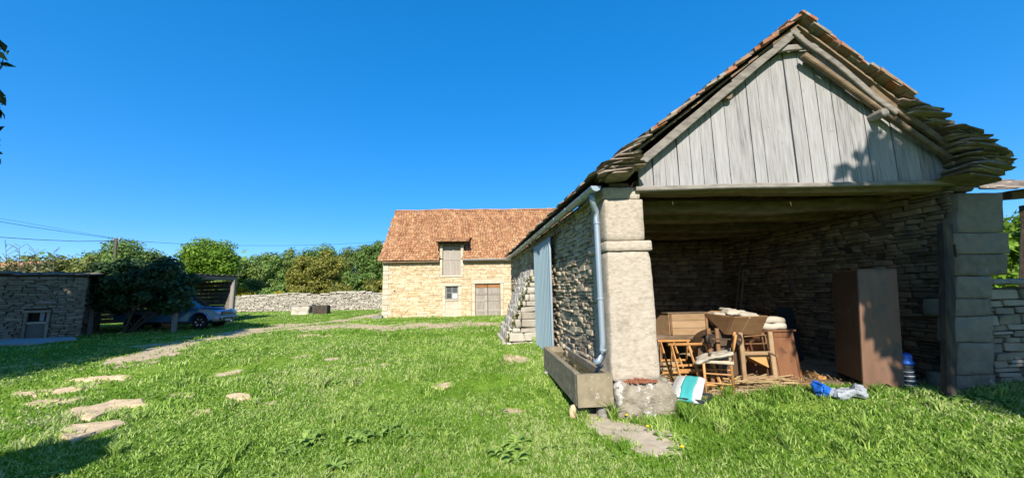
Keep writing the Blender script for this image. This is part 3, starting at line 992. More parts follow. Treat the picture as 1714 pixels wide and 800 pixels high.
# gable planks
edges = [1070, 1095, 1116, 1138, 1160, 1180, 1201, 1225, 1246, 1267, 1287, 1314, 1338, 1363, 1389, 1414, 1439, 1464, 1486, 1507, 1526, 1548, 1571, 1594]
pk = gp(1336, 66)
ll, rr = gp(1064, 270), gp(1606, 280)


def rake_z(x):
    if x < pk.x:
        return ll.z + (pk.z - ll.z) * (x - ll.x) / (pk.x - ll.x)
    return rr.z + (pk.z - rr.z) * (rr.x - x) / (rr.x - pk.x)


for i in range(len(edges) - 1):
    p0, p1 = gp(edges[i], 312), gp(edges[i + 1], 312)
    zb = gp((edges[i] + edges[i + 1]) / 2, 313 - (edges[i] - 1070) * 0.0185 + random.uniform(-2, 2)).z - 0.015
    g0, g1 = random.uniform(.002, .006), random.uniform(.003, .008) + (0.010 if edges[i + 1] in (1363, 1389, 1338) else 0)
    x0, x1 = p0.x + g0, p1.x - g1
    dz0, dz1 = random.uniform(-.006, .006), random.uniform(-.006, .006)
    off = random.uniform(-0.008, 0.008)
    th = 0.026
    nseg = 8
    vs = []
    lean = random.uniform(-.004, .004)
    for k in range(nseg + 1):
        kk = k / nseg
        for (x, dz, wv) in ((x0, dz0, 1), (x1, dz1, -1)):
            zt = rake_z(x)
            z = zb + dz + (zt - zb - dz) * kk
            w_ = mnoise.noise(Vector((z * 3, i * 3.1 + wv, 1))) * 0.004
            q = Vector((1.5, 5.1, 0)) + E1 * ((x + w_ + lean * kk - 1.5) / E1.x) + GN * off
            vs.append(Vector((q.x, q.y, z)))
            q = q - GN * th
            vs.append(Vector((q.x, q.y, z)))
    fs = []
    for k in range(nseg):
        o = k * 4
        fs += [(o, o + 2, o + 6, o + 4), (o + 3, o + 1, o + 5, o + 7), (o + 1, o, o + 4, o + 5), (o + 2, o + 3, o + 7, o + 6)]
    fs += [(0, 1, 3, 2), (nseg * 4, nseg * 4 + 2, nseg * 4 + 3, nseg * 4 + 1)]
    MB().add(vs, fs).build('plank', 'grey_plank', SHED)
# rafters behind and the barge boards in front
OV = 0.19
MB().beam(gp(1060, 283, OV - .06), gp(1334, 52, OV - .06), 0.05, 0.115, seg=22, wob=0.014).build('barge_board', 'grey_beam', SHED)
MB().beam(gp(1330, 54, OV - .02), gp(1500, 190, OV - .02), 0.05, 0.085, seg=16, wob=0.025).build('barge_board', 'grey_beam', SHED)
MB().beam(gp(1455, 150, OV - .06), gp(1640, 282, OV - .08), 0.06, 0.10, seg=16, wob=0.03).build('barge_board', 'brown_beam', SHED)
MB().beam(gp(1345, 92, 0.13), gp(1620, 288, 0.10), 0.08, 0.085, seg=18, wob=0.03).build('rafter', 'brown_beam', SHED)
MB().beam(gp(1348, 100, 0.05), gp(1462, 178, 0.05), 0.05, 0.05, seg=8, wob=0.02).build('batten', 'grey_beam', SHED)
MB().beam(gp(1300, 84, OV - .10), gp(1374, 76, OV - .10), 0.05, 0.085, seg=4, wob=0.01).build('collar_piece', 'grey_beam', SHED)
for (px, py, r_) in ((1219, 158, .07), (1482, 188, .065), (1340, 64, .07)):
    q = gp(px, py, {1219: 0.10, 1482: 0.20, 1340: 0.12}[px])
    mb = MB()
    mb.tube([q, q + E2 * 0.25, q + E2 * 1.2, q + E2 * 5], lambda k: r_, 12)
    mb.build('purlin', 'grey_beam' if px == 1482 else 'brown_beam', SHED, smooth=False)

# roof: two slopes with a flatter foot
def fp(px, py):
    return gp(px, py, OV)


rid = fp(1338, 34)
LP = [rid, fp(1066, 246), fp(1003, 294)]
RP = [rid, fp(1538, 183), fp(1640, 238), fp(1686, 275)]
LP[2] = SA + N_L * 0.14 - E2 * 0.2
LP[2].z = 3.12
ROOF_L = SLEN + 0.5


def polyat(P, s):
    for a, b in zip(P[:-1], P[1:]):
        l = (b - a).length
        if s <= l:
            return a.lerp(b, s / l), (b - a).normalized()
        s -= l
    return P[-1] + (P[-1] - P[-2]).normalized() * s, (P[-1] - P[-2]).normalized()


def plen(P):
    return sum((b - a).length for a, b in zip(P[:-1], P[1:]))


for P_, nm in ((LP, 'left_slope'), (RP, 'right_slope')):
    mb = MB()
    vs = []
    n = len(P_)
    for k in range(n):
        for off in (0.0, -0.035):
            for e in (0.03, ROOF_L):
                vs.append(P_[k] + E2 * e + Vector((0, 0, off - 0.03)))
    fs = []
    for k in range(n - 1):
        o = k * 4
        fs += [(o, o + 1, o + 5, o + 4), (o + 3, o + 2, o + 6, o + 7), (o + 2, o, o + 4, o + 6), (o + 1, o + 3, o + 7, o + 5)]
    mb.add(vs, fs)
    mb.build('roof_deck', 'brown_beam', SHED)
tiles_near, slabs = [], []
for P_, sgn, tile_to in ((LP, 1, 2.95), (RP, -1, 2.1)):
    T = plen(P_)
    s = 0.10
    row = 0
    while s < T + 0.03:
        q, d = polyat(P_, s)
        nrm = d.cross(E2).normalized()
        if nrm.z < 0:
            nrm = -nrm
        is_tile = s < tile_to
        step = 0.125 if is_tile else 0.10
        e = -0.05 + random.uniform(-0.03, 0.03)
        while e < ROOF_L:
            wdt = 0.19 if is_tile else random.uniform(0.28, 0.6)
            ln = 0.27 if is_tile else random.uniform(0.34, 0.5)
            th = 0.022 if is_tile else random.uniform(0.03, 0.06)
            dd = (d + nrm * random.uniform(0.075, 0.13)).normalized() if is_tile else (d + nrm * random.uniform(0.12, 0.28)).normalized()
            if not is_tile and sgn < 0:
                dd = (d + nrm * random.uniform(0.25, 0.5)).normalized()
            nn = dd.cross(E2).normalized()
            if nn.z < 0:
                nn = -nn
            jit = random.uniform(-0.02, 0.02) if is_tile else random.uniform(-0.05, 0.07)
            c = q - dd * (ln / 2 - 0.08 - jit) + E2 * (e + wdt / 2) + nrm * (0.018 + 0.03 + (0.0 if is_tile else 0.02))
            if e < 0.05:
                c = c - E2 * random.uniform(-0.02, 0.05)
            if is_tile and e < 0.12 and random.random() < .75:
                th = random.uniform(.024, .05)
                c = c + nrm * random.uniform(0, .012)
                ln *= random.uniform(.9, 1.15)
            M_ = mat4(c, dd * ln, E2 * (wdt - 0.008), nn * th)
            (tiles_near if is_tile else slabs).append(M_)
            e += wdt
        s += step
        row += 1
def near_first(Ms):
    return sorted(Ms, key=lambda m: (m.translation - rid).dot(E2))


tn = near_first(tiles_near)
vg = [m_ for m_ in tn[:130] if random.random() < (.55 if m_.translation.x < rid.x else .3)]
vid = {id(m_) for m_ in vg}
pieces(SHED, 'roof_tile', vg, 'roof_slab', 'tile', n_obj=130)
pieces(SHED, 'roof_tile', [m_ for m_ in tn[:130] if id(m_) not in vid], 'old_tile', 'tile', n_obj=130)
pieces(SHED, 'roof_tile', tn[130:], 'old_tile', 'tile', n_obj=0, rest='far_roof_tiles')
pieces(SHED, 'roof_slab', slabs, 'roof_slab', 'slab', n_obj=140, rest='far_roof_slabs')
# stack of eave slabs at both front corners
stack = []
for (px, py, n, wd, dx) in ((1034, 297, 9, 0.44, -1), (1640, 284, 13, 0.50, 1)):
    q = gp(px, py, 0.18)
    z = q.z
    for k in range(n):
        th = random.uniform(0.018, 0.042)
        w_ = wd * random.uniform(0.7, 1.2)
        c = q + E1 * (dx * (0.0 + random.uniform(-0.06, 0.06) - k * 0.016)) + E2 * random.uniform(0.0, 0.06)
        c.z = z + th / 2
        r_ = random.uniform(-0.25, 0.25)
        tl = random.uniform(-0.03, 0.03) - dx * 0.10
        ax = (E1 * math.cos(r_) + E2 * math.sin(r_) + Vector((0, 0, tl))).normalized()
        ay = (E2 * math.cos(r_) - E1 * math.sin(r_)).normalized()
        stack.append(mat4(c, ax * w_, ay * random.uniform(0.4, 0.5), ax.cross(ay) * th))
        z += th + 0.004
    # thin broken slabs jutting out below the right corner
for k in range(9):
    q = gp(1628 + random.uniform(-16, 16), 302 - k * 6, 0.2)
    ax = (E1 + Vector((0, 0, -0.16 + random.uniform(-.1, .1)))).normalized()
    ay = (E2 + E1 * random.uniform(-.3, .3)).normalized()
    stack.append(mat4(q, ax * random.uniform(0.4, 0.62), ay * 0.45, ax.cross(ay) * random.uniform(.025, .04)))
pieces(SHED, 'roof_slab', stack, 'roof_slab', 'slab', n_obj=99)
# round ridge tiles
for k in range(28):
    c = rid + E2 * (-0.05 + k * 0.4) + Vector((0, 0, 0.0))
    vs, fs = [], []
    for j in range(9):
        a = math.pi * j / 8
        for (e, r_) in ((0, .135), (.42, .12)):
            for th in (0, .02):
                vs.append(c + E2 * e + E1 * (math.cos(a) * (r_ - th)) + Vector((0, 0, math.sin(a) * (r_ - th) - 0.055)))
    for j in range(8):
        o = j * 4
        fs += [(o, o + 4, o + 6, o + 2), (o + 1, o + 3, o + 7, o + 5), (o, o + 1, o + 5, o + 4), (o + 2, o + 6, o + 7, o + 3)]
    fs += [(0, 2, 3, 1), (32, 33, 35, 34)]
    MB().add(vs, fs).build('ridge_tile', 'old_tile', SHED)

# gutter along the left eave and the downpipe
g0 = SA + E2 * -0.14 + N_L * 0.17 + Vector((0, 0, 3.01))
g1 = g0 + E2 * (SLEN + 0.2)
vs, fs = [], []
for i, q in enumerate((g0, g1)):
    for r_ in (0.072, 0.066):
        for j in range(11):
            a = math.pi + math.pi * j / 10
            vs.append(q + N_L * (math.cos(a) * r_) + Vector((0, 0, math.sin(a) * r_)))
n = 11
for j in range(10):
    fs += [(j, j + 1, 22 + j + 1, 22 + j), (11 + j + 1, 11 + j, 33 + j, 33 + j + 1)]
fs += [(0, 22, 33, 11), (10, 21, 43, 32)]
fs.append(tuple(range(0, 11)))
fs.append(tuple(range(32, 21, -1)))
gut = MB().add(vs, fs).build('gutter', 'zinc', SHED)
for k in range(12):
    q = g0 + E2 * (0.5 + k * 0.85)
    MB().tube([q + N_L * (math.cos(a) * 0.076) + Vector((0, 0, math.sin(a) * 0.076)) for a in [math.pi + math.pi * j / 8 for j in range(9)]], 0.006, 5).build('gutter_bracket', 'zinc', gut)
dp = g0 + E2 * 0.18
bot = SA + E2 * 0.14 + N_L * 0.085
dpts = [dp + Vector((0, 0, -.06)), dp + Vector((0, 0, -.14)), dp.lerp(Vector((bot.x, bot.y, dp.z)), .25) + Vector((0, 0, -.22)), Vector((bot.x, bot.y, 2.72)), Vector((bot.x, bot.y, 2.62))]
for k in range(8):
    dpts.append(Vector((bot.x, bot.y, 2.5 - k * 0.225)))
dpts += [Vector((bot.x, bot.y, 0.80)), Vector((bot.x - .015, bot.y, 0.735)), Vector((bot.x - .06, bot.y, 0.68)), Vector((bot.x - .12, bot.y + .01, 0.645))]
dwn = MB().tube(dpts, 0.041, 14).build('downpipe', 'zinc', SHED, smooth=True)
for z in (2.55, 1.5, 0.82):
    MB().lathe([(0.044, -.015), (0.048, -.01), (0.048, .01), (0.044, .015)], (bot.x, bot.y, z), n=16).build('pipe_collar', 'zinc', dwn)

# blue sliding door of ribbed steel
N_D = N_L
dP = SA + E2 * door_u[0] + N_L * 0.13
DL = door_u[1] - door_u[0]
vs, fs = [], []
nr = 84
zb, zt = 0.30, 2.76
for i in range(nr + 1):
    u = DL * i / nr
    ph = (i % 7)
    off = 0.018 if ph in (2, 3) else 0.0
    for z in (zb, zt):
        for th in (0, 0.004):
            vs.append(dP + E2 * u + N_L * (off - th) + Vector((0, 0, z)))
for i in range(nr):
    o = i * 4
    fs += [(o, o + 4, o + 6, o + 2), (o + 5, o + 1, o + 3, o + 7), (o + 2, o + 6, o + 7, o + 3), (o + 1, o + 5, o + 4, o)]
fs += [(0, 2, 3, 1), (nr * 4, nr * 4 + 1, nr * 4 + 3, nr * 4 + 2)]
sd = MB().add(vs, fs).build('sliding_door', 'blue_steel', SHED)
MB().beam(dP - E2 * 0.015 + Vector((0, 0, zb)), dP - E2 * 0.015 + Vector((0, 0, zt)), 0.05, 0.045).build('door_edge', 'zinc', sd)
MB().beam(dP + E2 * (-0.4) + N_L * -0.03 + Vector((0, 0, zt + .04)), dP + E2 * (DL + 1.2) + N_L * -0.03 + Vector((0, 0, zt + .04)), 0.05, 0.06).build('door_rail', 'brown_beam', sd)

# leaning buttress of rough stones further along
bm_ = []
mb = MB()
bu0, bu1, bh, bd = but_u[0], but_u[1], 2.1, 0.85
base = SA + N_L * 0.0
poly = [SA + E2 * bu0 + Vector((0, 0, -.1)), SA + E2 * bu0 + N_L * (bd - .1) + Vector((0, 0, -.1)), SA + E2 * bu0 + N_L * 0.08 + Vector((0, 0, bh - .1)), SA + E2 * bu0 + Vector((0, 0, bh))]
mb.prism([q + E2 * .08 for q in poly], E2 * (bu1 - bu0 - .16))
but = mb.build('buttress', 'mortar', SHED)
z = 0.1
while z < bh:
    h = random.uniform(0.12, 0.26)
    k = 1 - (z + h / 2) / bh
    dd_ = bd * k + 0.08
    # face towards the camera
    u = 0.0
    while u < dd_ - 0.05:
        l = min(random.uniform(0.2, 0.5), dd_ - u)
        c = SA + E2 * (bu0 + 0.05) + N_L * (u + l / 2) + Vector((0, 0, z + h / 2))
        bm_.append(mat4(c, N_L * (l - .01), E2 * 0.22, Vector((0, 0, h - .012)) + N_L * random.uniform(-.02, .02)))
        u += l
    v = 0.1
    while v < bu1 - bu0:
        l = random.uniform(0.25, 0.5)
        c = SA + E2 * (bu0 + v + l / 2) + N_L * (dd_ - 0.07) + Vector((0, 0, z + h / 2))
        bm_.append(mat4(c, E2 * (l - .01), N_L * 0.3, Vector((0, 0, h - .01)) - N_L * (bd / bh * h * 0.6)))
        v += l
    z += h
pieces(but, 'stone', bm_, 'dry_wall', n_obj=70, rest='small_stones')
mb = MB()
for k in range(160):
    zz = random.uniform(0.15, bh - .05)
    c = SA + E2 * (bu0 + random.uniform(-.03, .5)) + N_L * (bd * (1 - zz / bh) + 0.11) + Vector((0, 0, zz))
    mb.rough(c, (random.uniform(.04, .14), 0, 0), (0, random.uniform(.06, .2), 0), (0, 0, random.uniform(.03, .09)), (2, 2, 2), 0.02, 0.4, 9)
o = mb.build('moss', 'moss', but, smooth=True)
o['kind'] = 'stuff'

# tuft weeds growing on the right eave and the vine shadowed edge below
mb = MB()
for k in range(46):
    s = random.uniform(1.0, 3.0)
    q, d = polyat(RP, s)
    c = q + E2 * random.uniform(0.1, 0.8) + Vector((0, 0, 0.06))
    for j in range(4):
        tip = c + Vector((random.uniform(-.07, .07), random.uniform(-.05, .05), random.uniform(.04, .15)))
        sd_ = Vector((0.008, 0.004, 0))
        mb.add([c - sd_, c + sd_, tip], [(0, 1, 2)])
o = mb.build('roof_weeds', 'leaf_pale', SHED)
o['kind'] = 'stuff'
# crumbs on the plinth
mb = MB()
for k in range(260):
    a_, r_ = random.uniform(0, 6.28), math.sqrt(random.random())
    h_ = 0.05 * (1 - r_)
    c = Vector((1.60 + math.cos(a_) * r_ * 0.24, 5.06 + math.sin(a_) * r_ * 0.085, 0.435 + random.uniform(0, 1) * h_ + .01))
    s_ = random.uniform(.008, .022)
    mb.box(c, (s_, random.uniform(-.01, .01), 0), (random.uniform(-.01, .01), s_, .004), (0, 0, s_ * .7))
o = mb.build('roof_crumbs', 'red_debris', None)
tag(o, 'heap of red crumbled tile on the ledge of the stone pier', 'debris', kind='stuff')

# ------------------------------------------------------------------ stone trough under the downpipe
TD = Vector((-0.085, 1, 0)).normalized()
TN = Vector((TD.y, -TD.x, 0))
tP = Vector((0.80, 5.03, 0))
TL, TW_, TB, TT = 2.6, 0.47, 0.14, 0.545
troot = thing('stone_trough', tP + Vector((.2, 1.2, .1)), 'long grey lichen-spotted stone trough below the downpipe', 'trough')
mb = MB()


def tb(u0, u1, v0, v1, z0, z1, n):
    c = tP + TN * ((u0 + u1) / 2) + TD * ((v0 + v1) / 2) + Vector((0, 0, (z0 + z1) / 2))
    mb.rough(c, TN * (u1 - u0), TD * (v1 - v0), (0, 0, z1 - z0), n, 0.006, 0.06, 6, 0.5)


tb(0, TW_, 0, .075, TB, TT, (8, 2, 6))
tb(0, TW_, TL - .075, TL, TB, TT, (8, 2, 6))
tb(0, .075, .077, TL - .077, TB, TT, (2, 24, 6))
tb(TW_ - .075, TW_, .077, TL - .077, TB, TT, (2, 24, 6))
tb(.07, TW_ - .07, .07, TL - .07, TB, TB + .08, (4, 12, 2))
mb.build('basin', 'trough_stone', troot, smooth=False)
MB().box(tP + TN * TW_ / 2 + TD * TL / 2 + Vector((0, 0, TT - .10)), TN * (TW_ - .14), TD * (TL - .14), (0, 0, .01)).build('water', 'water', troot)
for k, (u, v, s_) in enumerate(((-.03, .16, .08), (.40, .14, .18), (.38, TL - .3, .2), (0.05, TL - .3, .18))):
    c = tP + TN * u + TD * v
    g_ = float(gz(c.x, c.y))
    c.z = (g_ - .05 + TB) / 2
    tag(MB().rough(c, TN * s_ * 1.2, TD * s_, (0, 0, TB - g_ + .05 - .004), (5, 5, 5), .02, .3, 6).build('support_stone', 'flag' if k == 0 else 'grey_stone', troot, smooth=True))

# ------------------------------------------------------------------ low wall to the right of the shed and its neighbours
lwP = Vector((6.62, 5.40, 0))
LWr = thing('low_stone_wall', lwP, 'shaded dry stone wall running right from the shed pier', 'wall')
cr = slab_core('wall_core', lwP, E1, -E2, 4.2, -.1, 1.55, 0.4, 'mortar', LWr, back=0.06)
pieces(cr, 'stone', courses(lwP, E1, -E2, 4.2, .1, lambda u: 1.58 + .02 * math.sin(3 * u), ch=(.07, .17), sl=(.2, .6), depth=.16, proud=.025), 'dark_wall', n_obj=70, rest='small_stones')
for k in range(8):
    c = lwP + E1 * (0.27 + k * .52) + E2 * .2 + Vector((0, 0, 1.63 + random.uniform(-.01, .02)))
    MB().rough(c, E1 * .5, E2 * .55, (0, 0, .07), (5, 5, 2), .02, .2, 5).build('coping_stone', 'grey_stone', cr, smooth=True)
NB = thing('lean_to_roof', (9.2, 7.6, 0.2), 'corner of a dark timber lean-to roof at the right edge', 'lean-to')
for (px, py, px2, py2, w_, h_) in ((1683, 327, 1800, 318, .22, .16),):
    MB().beam(W(px, py, 7.0), W(px2, py2, 7.0), w_, h_, seg=6, wob=.02).build('roof_beam', 'brown_beam', NB)
MB().beam(W(1724, 345, 7.0), W(1724, 540, 7.0), .2, .2, seg=6, wob=.02).build('post', 'brown_beam', NB)
mb = MB()
q0, q1 = W(1664, 318, 6.75), W(1800, 309, 6.75)
sl = []
for k in range(9):
    for j in range(5):
        c = q0.lerp(q1, (k + .5) / 9) + Vector((0.0, 0.25 * j, 0.09 * j + .03 + random.uniform(-.01, .01)))
        sl.append(mat4(c, Vector((.30, 0, .012)), Vector((0, .38, .12)), Vector((0, -.01, .035))))
pieces(NB, 'roof_slab', sl, 'roof_slab', 'slab', n_obj=45)

# ------------------------------------------------------------------ the barn at the end of the yard
BY = 22.6
BE = Vector((1, 0.025, 0)).normalized()
BN = Vector((BE.y, -BE.x, 0))
BP = Vector((W(640, 500, BY).x, BY, 0))
BG = float(gz(BP.x + 3, BY))
BEAVE = W(640, 436, BY).z
BLEN = 12.0
BARN = thing('barn', Vector((BP.x, BP.y, BG)), 'pale limestone barn with steep orange tiled roof and loft door', 'barn')


def bp_(px, py):
    q = on_plane(px, py, BP, BE)
    return (q - BP).dot(BE), q.z


du0, dz1 = bp_(795, 475)
du1, _ = bp_(838, 528)
lu0, lz1 = bp_(741, 405)
lu1, lz0 = bp_(771, 460)
wu0, wz1 = bp_(745.5, 479)
wu1, wz0 = bp_(767, 501)
BSK = [(du0, du1, BG - .3, dz1), (lu0, lu1, lz0, BEAVE + .3), (wu0, wu1, wz0, wz1)]
bc = slab_core('front_wall', BP, BE, BN, BLEN, BG - .3, BEAVE, .5, 'barn_mortar', BARN, back=.02, skip=BSK)
bsk2 = [(du0 - .2, du1 + .2, BG - .3, dz1 + .28), (lu0 - .16, lu1 + .16, lz0 - .14, BEAVE + .3), (wu0 - .14, wu1 + .14, BG - .3, wz1 + .2), (0, .34, BG - .3, BEAVE)]
pieces(bc, 'stone', courses(BP, BE, BN, 9.5, BG - .1, BEAVE - .02, ch=(.09, .17), sl=(.22, .62), depth=.1, proud=.006, skip=bsk2, gap=.006, wav=.012, rot=.006), 'barn_stone', n_obj=160, rest='small_stones')
# back and gable walls
MB().box(BP + BE * (BLEN / 2) - BN * 6 + Vector((0, 0, (BEAVE + BG) / 2)), BE * BLEN, BN * .4, (0, 0, BEAVE - BG + .4)).build('back_wall', 'barn_mortar', BARN)
BRZ = W(665, 354, BY + 2.95).z
for u in (0.12, BLEN - .12):
    q = BP + BE * u
    MB().prism([q - BN * .55 + Vector((0, 0, BG - .3)), q - BN * 5.7 + Vector((0, 0, BG - .3)), q - BN * 5.7 + Vector((0, 0, BEAVE)), q - BN * 2.95 + Vector((0, 0, BRZ - .25)), q - BN * .55 + Vector((0, 0, BEAVE + .1))], BE * .2).build('gable_wall', 'barn_mortar', BARN)


def bblock(name, u0, u1, z0, z1, m, proud=.015, dep=.16, amp=.006, parent=BARN, n=(4, 2, 4)):
    c = BP + BE * ((u0 + u1) / 2) + BN * (proud - dep / 2) + Vector((0, 0, (z0 + z1) / 2))
    return MB().rough(c, BE * (u1 - u0), BN * dep, (0, 0, z1 - z0), n, amp, .05, 4).build(name, m, parent)


z = BG - .1
k = 0
while z < BEAVE - .1:
    h = random.uniform(.22, .4)
    bblock('quoin', -.012, .34 + (.22 if k % 2 else 0) - .02, z, min(z + h, BEAVE) - .012, 'quoin')
    z += h
    k += 1
for (u0, u1, zb_, zt_, nm) in ((du0, du1, BG - .1, dz1, 'door'), (wu0, wu1, BG - .1, wz1, 'window'), (lu0, lu1, lz0, BEAVE + .05, 'loft')):
    for s_ in (-1, 1):
        z = zb_
        while z < zt_ - .06:
            h = min(random.uniform(.3, .55), zt_ - z)
            w_ = .17
            a_ = (u0 - w_, u0) if s_ < 0 else (u1, u1 + w_)
            bblock('jamb_stone', a_[0], a_[1], z, z + h - .01, 'quoin')
            z += h
bblock('lintel_stone', du0 - .22, du1 + .25, dz1 + .004, dz1 + .27, 'quoin', .02)
bblock('lintel_stone', wu0 - .18, wu1 + .18, wz1 + .004, wz1 + .16, 'quoin', .02)
bblock('sill_stone', wu0 - .02, wu1 + .02, wz0 - .10, wz0 - .004, 'quoin', .035)
bblock('sill_stone', lu0 - .14, lu1 + .14, lz0 - .12, lz0 - .004, 'quoin', .035)
z = BG - .05
while z < wz0 - .16:
    h = min(random.uniform(.18, .3), wz0 - .105 - z)
    m_ = wu0 + (wu1 - wu0) * random.uniform(.35, .65)
    bblock('infill_stone', wu0 + .006, m_ - .005, z, z + h - .01, 'quoin', -.01)
    bblock('infill_stone', m_ + .005, wu1 - .006, z, z + h - .01, 'quoin', -.01)
    z += h
bblock('corner_stone', -.5, .1, BG - .15, BG + .14, 'grey_stone', .35, .5)
# double door
dw = (du1 - du0) / 2
for k in range(2):
    leaf = MB().box(BP + BE * (du0 + dw * (k + .5)) - BN * .13 + Vector((0, 0, (BG + dz1) / 2)), BE * (dw - .03), BN * .03, (0, 0, dz1 - BG - .02)).build('door_leaf', 'door_wood', BARN)
    nb = 4
    for j in range(nb):
        MB().box(BP + BE * (du0 + dw * k + .02 + (dw - .04) * (j + .5) / nb) - BN * .105 + Vector((0, 0, (BG + .03 + dz1 - .25) / 2)), BE * ((dw - .04) / nb - .012), BN * .02, (0, 0, dz1 - .25 - BG - .03)).build('plank', 'door_wood', leaf)
    for zz in (BG + .32, BG + .92, BG + 1.3):
        MB().box(BP + BE * (du0 + dw * (k + .5)) - BN * .085 + Vector((0, 0, zz)), BE * (dw - .06), BN * .02, (0, 0, .11)).build('rail', 'door_wood', leaf)
    MB().box(BP + BE * (du0 + dw * (k + .5)) - BN * .10 + Vector((0, 0, dz1 - .13)), BE * (dw - .03), BN * .03, (0, 0, .22)).build('rust_board', 'rust_wood', leaf)
# window with four panes
wf = MB()
cw, cz = (wu0 + wu1) / 2, (wz0 + wz1) / 2
for (u0, u1, z0, z1) in ((wu0, wu0 + .07, wz0, wz1), (wu1 - .07, wu1, wz0, wz1), (wu0 + .07, wu1 - .07, wz0, wz0 + .07), (wu0 + .07, wu1 - .07, wz1 - .07, wz1), (cw - .025, cw + .025, wz0 + .07, wz1 - .07)):
    wf.box(BP + BE * ((u0 + u1) / 2) - BN * .12 + Vector((0, 0, (z0 + z1) / 2)), BE * (u1 - u0), BN * .05, (0, 0, z1 - z0), .9)
for (u0, u1) in ((wu0 + .07, cw - .025), (cw + .025, wu1 - .07)):
    wf.box(BP + BE * ((u0 + u1) / 2) - BN * .12 + Vector((0, 0, cz)), BE * (u1 - u0), BN * .045, (0, 0, .04), .9)
wf = wf.build('window_frame', 'post_wood', BARN)
for i, (u0, u1) in enumerate(((wu0 + .06, cw - .02), (cw + .02, wu1 - .06))):
    for j, (z0, z1) in enumerate(((wz0 + .06, cz - .01), (cz + .01, wz1 - .06))):
        MB().box(BP + BE * ((u0 + u1) / 2) - BN * .13 + Vector((0, 0, (z0 + z1) / 2)), BE * (u1 - u0), BN * .006, (0, 0, z1 - z0)).build('pane', 'paper' if (i, j) == (1, 0) else 'pane', wf)
MB().box(BP + BE * cw - BN * .45 + Vector((0, 0, cz)), BE * .9, BN * .02, (0, 0, .9)).build('dark_room', 'dark_board', wf)
# loft door in its stone dormer
lz1b = bp_(756, 407)[1]
ld = MB().box(BP + BE * (lu0 + lu1) / 2 - BN * .20 + Vector((0, 0, (lz0 + lz1b) / 2)), BE * (lu1 - lu0), BN * .03, (0, 0, lz1b - lz0)).build('loft_door', 'door_wood', BARN)
for j in range(6):
    wj = (lu1 - lu0 - .02) / 6
    MB().box(BP + BE * (lu0 + .01 + wj * (j + .5)) - BN * .175 + Vector((0, 0, (lz0 + lz1b) / 2 - .08)), BE * (wj - .012), BN * .02, (0, 0, lz1b - lz0 - .2)).build('plank', 'door_wood', ld)
MB().box(BP + BE * (lu0 + lu1) / 2 - BN * .155 + Vector((0, 0, lz0 + .95)), BE * (lu1 - lu0 - .02), BN * .02, (0, 0, .08)).build('rail', 'door_wood', ld)
for (u0, u1) in ((lu0 - .17, lu0), (lu1, lu1 + .17)):
    z = BEAVE + .05
    bblock('dormer_cheek', u0, u1, z + .004, lz1b + .05, 'quoin', .012, .35)
    q = BP + BE * u0 - BN * .33
    MB().prism([q + Vector((0, 0, BEAVE)), q - BN * 1.0 + Vector((0, 0, lz1b + .05)), q + Vector((0, 0, lz1b + .05))], BE * (u1 - u0)).build('dormer_cheek', 'brown_beam', BARN)
# barn roof
ridP = BP - BN * 2.95 + Vector((0, 0, BRZ))
eavP = BP + BN * .22 + Vector((0, 0, BEAVE - .04))
sd_ = ridP - eavP
SLN = sd_.length
sd_.normalize()
rn = BE.cross(sd_).normalized()
if rn.z < 0:
    rn = -rn
OVL = .15
cu0, cu1 = lu0 - .17, lu1 + .17
cut_s = (lz1b - BEAVE + .25) / sd_.z


def roof_bit(mb_, u0, u1, s0, s1):
    a_, b_ = eavP + sd_ * s0, eavP + sd_ * s1
    mb_.hexa([a_ + BE * u0 - rn * .05, a_ + BE * u1 - rn * .05, b_ + BE * u1 - rn * .05, b_ + BE * u0 - rn * .05, a_ + BE * u0, a_ + BE * u1, b_ + BE * u1, b_ + BE * u0], .5)


mb = MB()
roof_bit(mb, -OVL, cu0, 0, SLN)
roof_bit(mb, cu0, cu1, cut_s, SLN)
roof_bit(mb, cu1, BLEN, 0, SLN)
roof = mb.build('roof', 'brown_beam', BARN)
bk = BP - BN * 6.3 + Vector((0, 0, BEAVE - .04))
MB().hexa([bk - BE * OVL - Vector((0, 0, .05)), ridP - BE * OVL - Vector((0, 0, .05)), ridP + BE * BLEN - Vector((0, 0, .05)), bk + BE * BLEN - Vector((0, 0, .05)),
           bk - BE * OVL, ridP - BE * OVL, ridP + BE * BLEN, bk + BE * BLEN]).build('rear_slope', 'barn_tile', BARN)
dorm_u0, dorm_u1 = bp_(731, 405)[0], bp_(783, 405)[0]
tl = []
rows = 24
for r_ in range(rows):
    s = SLN * (r_ + .5) / rows
    u = -OVL - random.uniform(0, .15)
    while u < BLEN:
        w_ = random.uniform(.15, .19)
        um = u + w_ / 2
        cut = cu0 < um < cu1 and s < cut_s + .1
        if not cut:
            sag = .05 * mnoise.noise(Vector((um * .5, s * .6, 3))) + .014 * random.random()
            flare = .12 * max(0, 1 - s / 1.2) ** 2
            dd = (-sd_ + rn * random.uniform(.08, .13)).normalized()
            nn = BE.cross(dd).normalized()
            if nn.z < 0:
                nn = -nn
            c = eavP + BE * um + sd_ * (s + random.uniform(-.014, .014)) + rn * (.035 + sag + flare * .0)
            tl.append(mat4(c, BE * (w_ - .008), dd * (SLN / rows * 1.55), nn * .022))
        u += w_
pieces(roof, 'roof_tile', tl, 'barn_tile', 'tile', n_obj=0, rest='roof_tiles')
